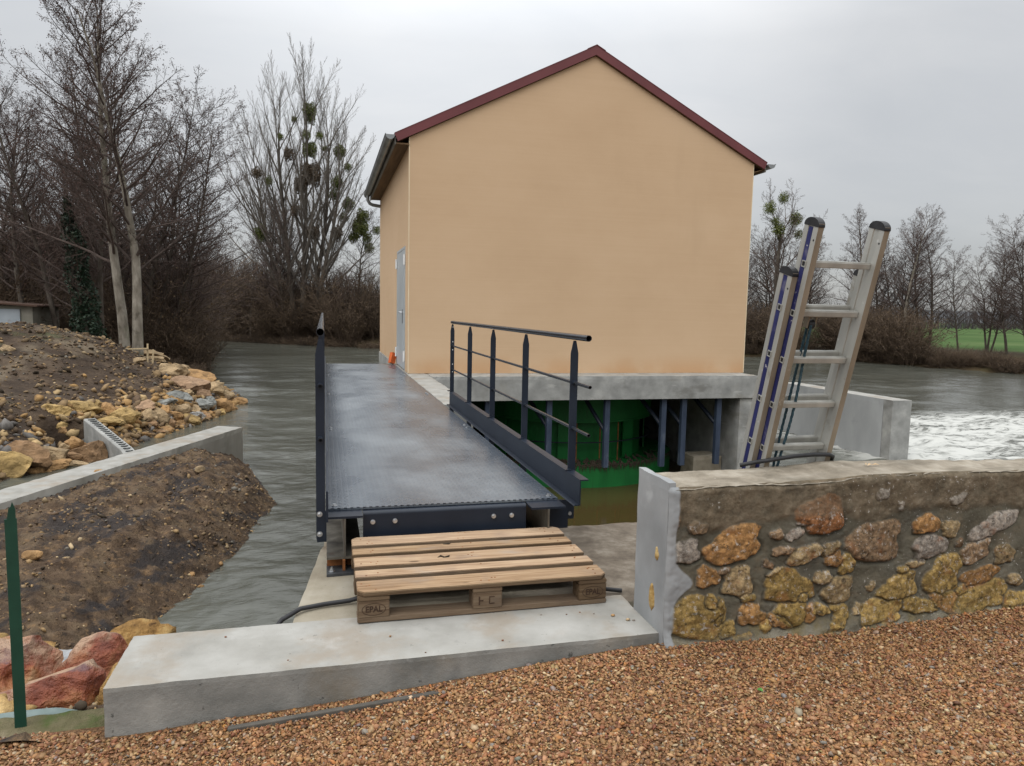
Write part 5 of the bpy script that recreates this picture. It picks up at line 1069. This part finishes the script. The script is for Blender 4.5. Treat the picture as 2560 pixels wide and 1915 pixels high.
def tree_parts(seed,spec,L,r0,barks,twig,cat=0,cat_m=None,base_n=7,stems=((0,0,0,0,1),),lift=0):
    T=Tree(seed,spec)
    for dx,dy,lx,ly,k in stems: T.grow((dx,dy,-.25),norm((lx,ly,1)),L*k,r0*(.6+.4*k),0)
    S=np.array(T.seg); lv=S[:,8]
    out=[]
    A=S[lv==0]; B=S[lv==1]; C=S[lv>=2]
    v1,f1=prisms(A,8); 
    v2,f2=prisms(B,5); v3,f3=prisms(C,3)
    V=np.concatenate([v2,v3]); F=np.concatenate([f2,f3+len(v2)]); tips=np.array([t[0] for t in T.tips if t[1]>=len(spec)-2])
    rs_=np.random.RandomState(seed); q=None
    if cat:
        P=tips[rs_.randint(0,len(tips),cat)]+rs_.normal(0,.06,(cat,3)); q=quads(P,rs_.uniform(.014,.036,cat),rs_)
    return dict(trunk=(v1,f1,barks),crown=(V,F,twig),cat=q,catm=cat_m,tips=tips)
HT={}
def make_tree(d,name):
    r=bpy.data.objects.new(name,None); COL.objects.link(r)
    HT[r.name]=float(max(d['trunk'][0][:,2].max(),d['crown'][0][:,2].max()))
    npmesh('trunk',d['trunk'][0],d['trunk'][1],d['trunk'][2],r,True)
    V,F=d['crown'][:2]; mats=[d['crown'][2]]; mi=None
    if d['cat'] is not None:
        q=d['cat']; mi=np.concatenate([np.zeros(len(F),np.int32),np.ones(len(q[1]),np.int32)]); F=np.concatenate([F,q[1]+len(V)]); V=np.concatenate([V,q[0]]); mats.append(d['catm'])
    npmesh('crown',V,F,mats,r,False,mi=mi)
    return r
def copy_tree(o):
    c=o.copy(); COL.objects.link(c)
    for ch in o.children:
        k=ch.copy(); COL.objects.link(k); k.parent=c
    return c
used=set()
def place(proto,x,y,z,label,scale=1,rz=0,lean=(0,0),cat='tree',group=None,name=None,sz=None):
    o=proto if proto.name not in used else copy_tree(proto)
    used.add(proto.name); o.location=(x,y,z); o.scale=(scale,scale,sz or scale)
    o.rotation_euler=(Matrix.Rotation(lean[0],3,'Y')@Matrix.Rotation(lean[1],3,'X')@Matrix.Rotation(rz,3,'Z')).to_euler()
    tag(o,label,cat,group); return o
ald=[dict(n=16,wig=.03,up=.02,ch=40,st=.26,ang=1.08,lr=.44,tap=.9,prof=lambda f:(1.0-.66*f)*(.55+.45*min(1,f*3))),
     dict(n=9,wig=.08,up=.028,ch=(10,13),st=.15,ang=.8,lr=.40,rk=.0095),
     dict(n=5,wig=.13,up=.035,ch=(6,8),st=.15,ang=.75,lr=.48,rk=.011),
     dict(n=3,wig=.18,up=.05,ch=0,st=.2,ang=.6,lr=.5)]
ald_low=[dict(n=16,wig=.035,up=.02,ch=42,st=.20,ang=1.10,lr=.45,tap=.9,prof=lambda f:(1.0-.62*f)*(.5+.5*min(1,f*3))),ald[1],ald[2],ald[3]]
pop=[dict(n=14,wig=.03,up=.02,ch=27,st=.16,ang=.60,lr=.60,tap=.92,prof=lambda f:1.0-.66*f),
     dict(n=10,wig=.05,up=.045,ch=(18,22),st=.2,ang=.5,lr=.34,rk=.0062),
     dict(n=5,wig=.08,up=.07,ch=(7,9),st=.2,ang=.5,lr=.42,rk=.009),
     dict(n=3,wig=.1,up=.06,ch=0,st=.2,ang=.5,lr=.45)]
oak=[dict(n=8,wig=.06,up=.02,ch=18,st=.28,ang=.85,lr=.72,tap=.75,prof=lambda f:1.0-.4*f),
     dict(n=9,wig=.15,up=.05,ch=(10,13),st=.2,ang=.75,lr=.5,rk=.02),
     dict(n=6,wig=.18,up=.04,ch=(7,9),st=.15,ang=.75,lr=.5,rk=.014),
     dict(n=3,wig=.2,up=.03,ch=(3,4),st=.2,ang=.7,lr=.5,rk=.012),dict(n=2,wig=.2,up=.03,ch=0,st=.2,ang=.7,lr=.5)]
PA=make_tree(tree_parts(1,ald,12.6,.20,bark_pale,twig_alder,8500,catkin),'alder_tree')
PB=make_tree(tree_parts(2,ald,12.4,.20,bark_pale,twig_alder,7500,catkin),'alder_tree')
PC=make_tree(tree_parts(3,ald_low,12.5,.16,bark_alder,twig_alder,9500,catkin),'alder_tree')
PD=make_tree(tree_parts(4,ald_low,12.0,.13,bark_alder,twig_alder,8500,catkin,stems=((0,0,.05,0,1),(.3,.1,.22,.1,.86),(-.25,.2,-.16,.1,.92))),'alder_tree')
PE=make_tree(tree_parts(5,ald_low,11.5,.12,bark_alder,twig_alder,8000,catkin),'alder_tree')
PP=make_tree(tree_parts(6,pop,21.5,.26,bark_alder,twig_pale,0,None,stems=((0,0,.02,0,1),(-.4,.3,-.13,.05,.93),(.5,.3,.13,.03,.92),(-.9,.5,-.24,.05,.8),(.8,-.3,.24,-.05,.78))),'poplar_tree')
PO=make_tree(tree_parts(7,oak,8.5,.34,bark_alder,twig_alder,0,None),'oak_tree')
def T(p,x,y,lab,H,H0,rz=0,tx=None,dz=0,group=None,far=False,name=None):
    """p prototype, base x,y, wanted height H, prototype height H0, tx = where the top stands"""
    z=(float(h_far(np.array([x]),np.array([y]))[0]) if far else z_left(x,y))+dz
    lean=(math.atan2((tx-x),H) if tx is not None else 0,0)
    hp=HT[p.name]*(1 if far else .93); return place(p,x,y,z,lab,math.hypot(H,(tx-x) if tx is not None else 0)/hp,rz,lean,group=group)
GL='bare alders on the left bank'
T(PA,-6.85,28.2,'tall bare tree with pale trunk, left of the leaning pair at the water',12.0,12.3,0,-7.75,group=GL)
T(PB,-6.30,27.6,'tall bare tree with pale speckled trunk, right of the leaning pair at the water',11.4,12.1,1.0,-6.75,group=GL)
T(PC,-9.3,35.,'dark bare tree left of the pale leaning pair, leaning outwards',12.3,12.2,.4,-11.2,group=GL)
T(PD,-7.6,34,'dark tree of three stems rising just right of the pale pair',11.2,11.8,.2,-6.9,group=GL)
T(PE,-7.0,35,'slender dark tree leaning over the river, longer of the two leaning right',10.8,11.3,2.2,-4.6,group=GL)
T(PE,-6.7,36,'low dark tree bent far over the river below the longer leaning one',7.4,11.3,.9,-4.3,group=GL)
T(PC,-11.9,34,'bare dark tree above the shed roof',10.3,12.2,2.0,-12.2,group=GL)
T(PD,-12.6,41,'bare dark three stemmed tree behind the ivy covered trunk',10.8,11.8,1.2,-12.3,group=GL)
T(PC,-9.6,42,'dim bare tree seen between the ivy trunk and the pale pair',11.5,12.2,3.3,-10.6,group=GL)
T(PE,-15.5,40,'thin bare tree at the far left edge behind the shed',9.5,11.3,.3,-16.0,group=GL)
T(PC,-8.7,44,'dim bare tree behind the dark three stemmed one',9.6,12.2,5.0,-8.4,group=GL)
T(PE,-7.9,47,'dim thin bare tree far up the left shore',7.8,11.3,4.0,-7.2,group=GL)
T(PE,-10.4,33,'slender bare tree between shed and ivy trunk, its top at the frame corner',11.0,11,1.9,-12.6,group=GL)
T(PC,-6.9,38,'dim bare tree just behind the longer tree leaning over the river',9.8,12.2,2.9,-6.0,group=GL)
T(PD,-14.2,37,'bare three stemmed tree cut by the left edge of the view',10.0,11.8,3.4,-15.2,group=GL)
T(PE,-8.3,31,'thin bare tree standing close behind the pale leaning pair',11.6,11,4.4,-8.5,group=GL)
# ivy column on one of them
iv=T(PE,-8.35,29.9,'ivy clad dark green tree trunk behind the soil heap',7.6,11.3,5.1,-9.3,group=GL)
rs_=np.random.RandomState(12); n=5200; h=8.5*rs_.rand(n)**1.15; a=rs_.uniform(0,2*PI,n); R=(.75*np.exp(-h/9)+.25*np.sin(h*2.3+a)*.5+.15)*np.sqrt(rs_.rand(n))*1.05*np.clip((9.2-h)/3,0,1)
P=np.stack([R*np.cos(a)+.12*(h<3)*rs_.normal(0,1.2,n),R*np.sin(a),h],-1); v,f=quads(P,rs_.uniform(.05,.13,n),rs_); o=npmesh('ivy',v,f,ivy_m,iv)
def ball(c,R,n,mat,parent,rs_,squash=1.15):
    d=rs_.normal(size=(n,3)); d/=np.linalg.norm(d,axis=1)[:,None]; P=d*(R*rs_.rand(n)**.45)[:,None]*np.array((1,1,squash))*(1+.16*np.sin(d[:,0]*5+c[0])[:,None])
    v,f=quads(P,rs_.uniform(.035,.085,n)*max(.7,min(1.3,R*1.6)),rs_)
    S=[]; 
    for k in range(26): e=norm(tuple(rs_.normal(size=3))); S.append((0,0,0,e[0]*R,e[1]*R,e[2]*R,.018,.006))
    v2,f2=prisms(S,3)
    o=npmesh('mistletoe',np.concatenate([v,v2]),np.concatenate([f,f2+len(v)]),mat); o.location=c
    o.parent=parent; o.matrix_parent_inverse=parent.matrix_basis.inverted(); return o
pz=float(h_far(np.array([-2.05]),np.array([69.]))[0])
pop1=place(PP,-2.05,68.6,-1.5,'tall fan shaped bare tree studded with mistletoe balls across the river',22.6/21.5,.0,(.03,0))
bpy.context.view_layer.update()
rs_=np.random.RandomState(3)
mist_b=pmat('brown dead clumps',[(.3,(.08,.06,.04)),(.7,(.13,.095,.066))],3,4,.95,0)
for x,y,zz,R,b in ((-1.151,68,18.4,.62,0),(-1.10,68.3,17.7,.5,0),(-1.14,68,15.0,.66,0),(1.417,68,14.96,.6,0),(1.179,68,12.1,.58,0),(.161,68,15.19,.24,0),(2.07,68,13.6,.4,0),(-4.64,68,12.06,.42,0),(-5.39,68,7.55,.62,0),(-3.6,68,15.7,.3,0),(-2.49,68,17.45,.25,0),(-.3,68,16.1,.34,0),(-1.41,68,16.15,.4,0),(-1.06,68,12.8,.95,1),(-2.89,68,14.28,.55,1),(-.82,68,7.61,.6,1),(-2.0,68,11.8,.65,1),(1.16,68,7.7,.6,1),(-5.6,68,12.6,.5,1),(.9,68,11.2,.5,0),(-2.4,68,9.5,.5,1)):
    ball((x,y+.6*math.sin(x*9),zz),R,int(3600*max(R,.35)**1.7),mist_b if b else mist_m,pop1,rs_)
PQ=T(PC,9.2,69.5,'smaller bare tree crowded with green mistletoe beside the building corner',11.2,12.2,1.1,3.4,far=True); PQ.location=(3.2,70,-1.2); PQ.rotation_euler=(0,0,1.1)
bpy.context.view_layer.update()
for x,y,zz,R in ((2.19,70,10.6,.62),(3.47,70,9.6,.62),(3.17,70,8.48,.8),(1.79,70,9.4,.5),(4.07,70,6.72,.5),(4.77,70,8.36,.4),(2.6,70,7.6,.5),(3.9,70,7.6,.5)): ball((x,y,zz),R,int(4000*R**1.7),mist_m,PQ,rs_)
GF='bare trees along the far bank'
for x,y,H,p,H0,rz,tx,lab in (
  (-4.6,71,14.5,PC,12.2,.6,-5.8,'dark purple bare tree at the left foot of the mistletoe tree'),
  (-3.4,70,13.2,PD,11.8,1.9,-3.0,'dark three stemmed tree in front of the mistletoe tree'),
  (.4,69,10.5,PC,12.2,2.7,.9,'dark bare tree at the right foot of the mistletoe tree'),
  (-6.8,73,9.8,PE,11.3,3.6,-7.4,'thin bare tree across the water, well left of the mistletoe tree'),
  (-9.0,76,9.0,PC,12.2,4.6,-9.2,'dim bare tree where the river bends out of view'),
  (-11.5,80,8.2,PD,11.8,5.2,-11.8,'dim three stemmed tree beside the river bend'),
  (2.0,66,6.5,PE,11.3,.8,2.4,'small bare tree nearest the building across the water')): T(p,x,y,lab,H,H0,rz,tx,far=True,group=GF)
GR='bare trees on the right far bank'
ok_=T(PO,38.6,56.5,'broad crooked tree with mistletoe just right of the building',14.2,11.5,.7,38.8,far=True,group=GR)
bpy.context.view_layer.update()
for x,zz,R in ((37.3,10.4,.55),(38.6,11.3,.5),(39.9,9.6,.6),(38.3,8.6,.6),(40.3,8.3,.45),(37.9,9.3,.4)): ball((x,56.2,zz),R,int(2600*R**1.7),mist_m,ok_,rs_)
for x,y,H,p,H0,rz,tx,lab in (
  (41.2,57,10.2,PC,12.2,.3,41.6,'purple bare tree seen between building and ladder'),
  (43.4,58,9.4,PD,11.8,1.3,43.8,'three stemmed bare tree behind the ladder top'),
  (42.6,50.5,11.4,PA,12.3,2.2,42.1,'pointed bare tree rising between the ladder stiles'),
  (44.6,51,9.6,PE,11.3,.2,44.9,'thin bare tree right behind the higher ladder stile'),
  (43.8,47,11.2,PB,12.1,3.1,43.9,'tallest rounded bare tree in the meadow gap, right of the ladder'),
  (45.6,46.5,10.0,PC,12.2,4.0,44.9,'bare tree with low limbs beside the tallest rounded one'),
  (46.3,44.5,8.0,PE,11.3,5.1,46.0,'thin low bare tree before the green meadow'),
  (46.9,41,8.6,PC,12.2,1.5,46.1,'bare tree leaning in from the right edge'),
  (46.5,38.6,10.0,PD,11.8,2.6,45.6,'three stemmed dark tree at the right edge'),
  (48.6,40.5,9.4,PC,12.2,3.7,48.6,'dark bare tree half out of view at the right edge'),
  (49.5,57,7.2,PE,11.3,.9,49.7,'small bare tree farther back by the meadow'),
  (40.0,59,11.0,PD,11.8,3.0,40.2,'broad dark tree between the crooked mistletoe tree and the ladder'),
  (45.2,54,10.6,PC,12.2,5.4,45.4,'wide purple tree crown left of the higher ladder stile, set back'),
  (44.9,49,9.8,PD,11.8,.4,45.6,'three stemmed tree close right of the higher ladder stile'),
  (46.6,48.5,11.0,PC,12.2,2.4,46.0,'broad bare tree just right of the ladder, set back'),
  (47.4,43,8.2,PD,11.8,4.9,47.0,'low spreading bare tree at the far end of the meadow gap'),
  (37.0,60,8.8,PD,11.8,4.4,37.2,'dark bare tree hard against the building edge')): T(p,x,y,lab,H,H0,rz,tx,far=True,group=GR)
# ------------------------------------------------------------------ thickets and shrubs
def shrub(seed,h,w,n,lean=.35,leaf=0,tw=5):
    r=np.random.RandomState(seed); S=[]; tp=[]
    for k in range(n):
        a=r.uniform(0,2*PI); d=r.uniform(0,.45)*w; p=np.array((d*math.cos(a),d*math.sin(a),-.2)); L=h*r.uniform(.5,1.1); v=np.array((math.cos(a)*lean*r.uniform(.1,1.6),math.sin(a)*lean*r.uniform(.1,1.6),1.)); v/=np.linalg.norm(v); R=r.uniform(.010,.022)*h**.5*.8
        m=6
        for i in range(m):
            v=v+r.normal(0,.10,3)+np.array((v[0]*.08,v[1]*.08,-.055)); v/=np.linalg.norm(v); q=p+v*L/m; S.append((*p,*q,R*(1-i/m*.8),R*(1-(i+1)/m*.8)))
            for j in range(tw if i>0 else 1):
                u=v+r.normal(0,.75,3); u/=np.linalg.norm(u); l=L*.20*r.uniform(.5,1.3); b=p+(q-p)*r.rand(); e=b+u*l*.55; u2=u+r.normal(0,.3,3)+np.array((0,0,.15)); e2=e+u2/np.linalg.norm(u2)*l*.5
                S.append((*b,*e,R*.4,R*.3)); S.append((*e,*e2,R*.3,.003)); tp.append(e2); tp.append(e)
            p=q
    v,f=prisms(S,3)
    if leaf:
        tp=np.array(tp); P=tp[r.randint(0,len(tp),leaf)]+r.normal(0,.1,(leaf,3)); q=quads(P,r.uniform(.02,.06,leaf),r); mi=np.concatenate([np.zeros(len(f),np.int32),np.ones(len(q[1]),np.int32)]); f=np.concatenate([f,q[1]+len(v)]); v=np.concatenate([v,q[0]])
    else: mi=None
    return v,f,mi
SH=[]
for k,(h,w,n,lf) in enumerate(((3.4,1.8,70,1500),(2.6,2.2,80,900),(4.6,2.0,60,2200),(1.3,1.7,110,500))):
    v,f,mi=shrub(40+k,h,w,n,.35 if k!=3 else .8,lf); o=npmesh('shrub',v,f,[thick_m,leafb_m],mi=mi); SH.append(o)
su=set()
def S_(k,x,y,s,lab,group,far=True,dz=0,rz=0,sz=1):
    o=SH[k] if k not in su else SH[k].copy()
    if k in su: COL.objects.link(o)
    su.add(k); z=(float(h_far(np.array([x]),np.array([y]))[0]) if far else z_left(x,y)); o.location=(x,y,max(z,W)+dz-.1); o.scale=(s,s,s*sz); o.rotation_euler=(0,0,rz); tag(o,lab,'shrub',group)
r=np.random.RandomState(17)
g1='brown thicket shrubs under the alders on the left bank'
for k in range(46):
    y=r.uniform(33,52); x=np.interp(y,EY,EX)-r.uniform(.2,9.5) if k%3 else np.interp(y,EY,EX)-r.uniform(0,1.2)
    S_(r.randint(3),x,y,r.uniform(.65,1.05),'brown leafless shrub in the thicket behind the soil heap',g1,False,0,r.uniform(0,6))
for k in range(26):
    y=r.uniform(45,60); x=-9-r.uniform(0,12)
    S_(2,x,y,r.uniform(1.1,1.8),'brown leafless shrub in the thicket behind the soil heap',g1,False,0,r.uniform(0,6))
for x,y,s in ((-5.75,29.6,.40),(-5.2,31.,.45),(-5.5,33,.6),(-6.0,35.5,.7)): S_(3,x,y,s,'low twiggy shrub hanging over the water below the pale trunks','twiggy shrubs at the left waterline',False,0,x)
g2='brown thicket shrubs along the far bank'
for k in range(80):
    x=-20+26*r.rand(); y=np.interp(x,SHX,SHY)+.3+r.rand()*6
    S_(r.randint(3),x,y,r.uniform(.75,1.35)*(1. if x>-7 else 1.25),'brown leafless shrub lining the far bank left of the building',g2,True,0,r.uniform(0,6),1.05)
for k in range(34):
    x=-18+24*r.rand(); y=np.interp(x,SHX,SHY)-.2
    S_(3,x,y,r.uniform(.7,1.2),'low dark shrub drooping to the water left of the building','low waterside shrubs across the river',True,-.1,r.uniform(0,6),.8)
g3='brown thicket shrubs on the right far bank'
for k in range(40):
    t=r.rand(); x=36+12*t; y=np.interp(x,SHX,SHY) if x<45 else 25
    if t<.25: x=33+5*r.rand(); y=np.interp(x,SHX,SHY)+1+5*r.rand(); s=r.uniform(.9,1.4)
    elif t<.55: x=39+1.8*r.rand(); y=np.interp(x,SHX,SHY)+1+2*r.rand(); s=r.uniform(.9,1.25)
    else: x=39.8+3.2*r.rand(); y=np.interp(x,SHX,SHY)+.8+1.5*r.rand(); s=r.uniform(.32,.55)
    S_(r.randint(2),x,y,s,'brown leafless shrub on the far bank right of the building',g3,True,0,r.uniform(0,6))
for k in range(60):
    y=22+36*r.rand(); x=np.interp(-y,-SHY,SHX)+.1+.9*r.rand()
    S_(3,x,y,r.uniform(.45,.85),'low dark shrub at the water line before the green meadow','low waterside shrubs below the meadow',True,-.05,r.uniform(0,6),.9)
# hedge line across the meadow and the wood behind everything: one mass each
def mass(name,pts,hs,seed,lab=None,mat=thick_m,leafn=0,rr_=(.03,.07)):
    r=np.random.RandomState(seed); S=[]
    pts=np.asarray(pts); n=len(pts)
    for i in range(n):
        p=np.array(pts[i],float); h=hs[i]; v=np.array((r.normal(0,.16),r.normal(0,.16),1.))
        for j in range(4):
            v=v+r.normal(0,.13,3); v/=np.linalg.norm(v); q=p+v*h/4; R=r.uniform(*rr_)*(1-j*.2); S.append((*p,*q,R,R*.8))
            for m in range(4):
                u=v*.5+r.normal(0,.6,3)+np.array((0,0,.35)); u/=np.linalg.norm(u); b=p+(q-p)*r.rand(); e=b+u*h*.17*r.uniform(.5,1.2); S.append((*b,*e,R*.4,R*.15))
            p=q
    v,f=prisms(S,3)
    o=npmesh(name,v,f,mat); o['kind']='stuff'; return o
n=2600; x=-30+40*r.rand(n); y=np.interp(x,SHX,SHY)+2+16*r.rand(n)**1.3; z=h_far(x,y); hs=r.uniform(2.5,6.5,n)*np.where(x<-6,1.25,1.)
mass('far_wood',np.stack([x,y,z],-1),hs,71)
n=1500; y=40+34*r.rand(n); x=np.interp(y,EY,EX)-1.0-22*r.rand(n); z=hl(x,y); hs=r.uniform(2,5.2,n)
mass('left_wood',np.stack([x,y,z],-1),hs,72)
hedge_m=pmat('blue grey far hedge',[(.3,(.05,.045,.045)),(.7,(.085,.075,.072))],1,4,.95,0)
n=1500; x=25+150*r.rand(n); y=118+26*r.rand(n)+.2*x*0; z=h_far(x,y); hs=r.uniform(2.2,5.5,n)
mass('far_hedge',np.stack([x,y,z],-1),hs,73,mat=hedge_m,rr_=(.05,.12))
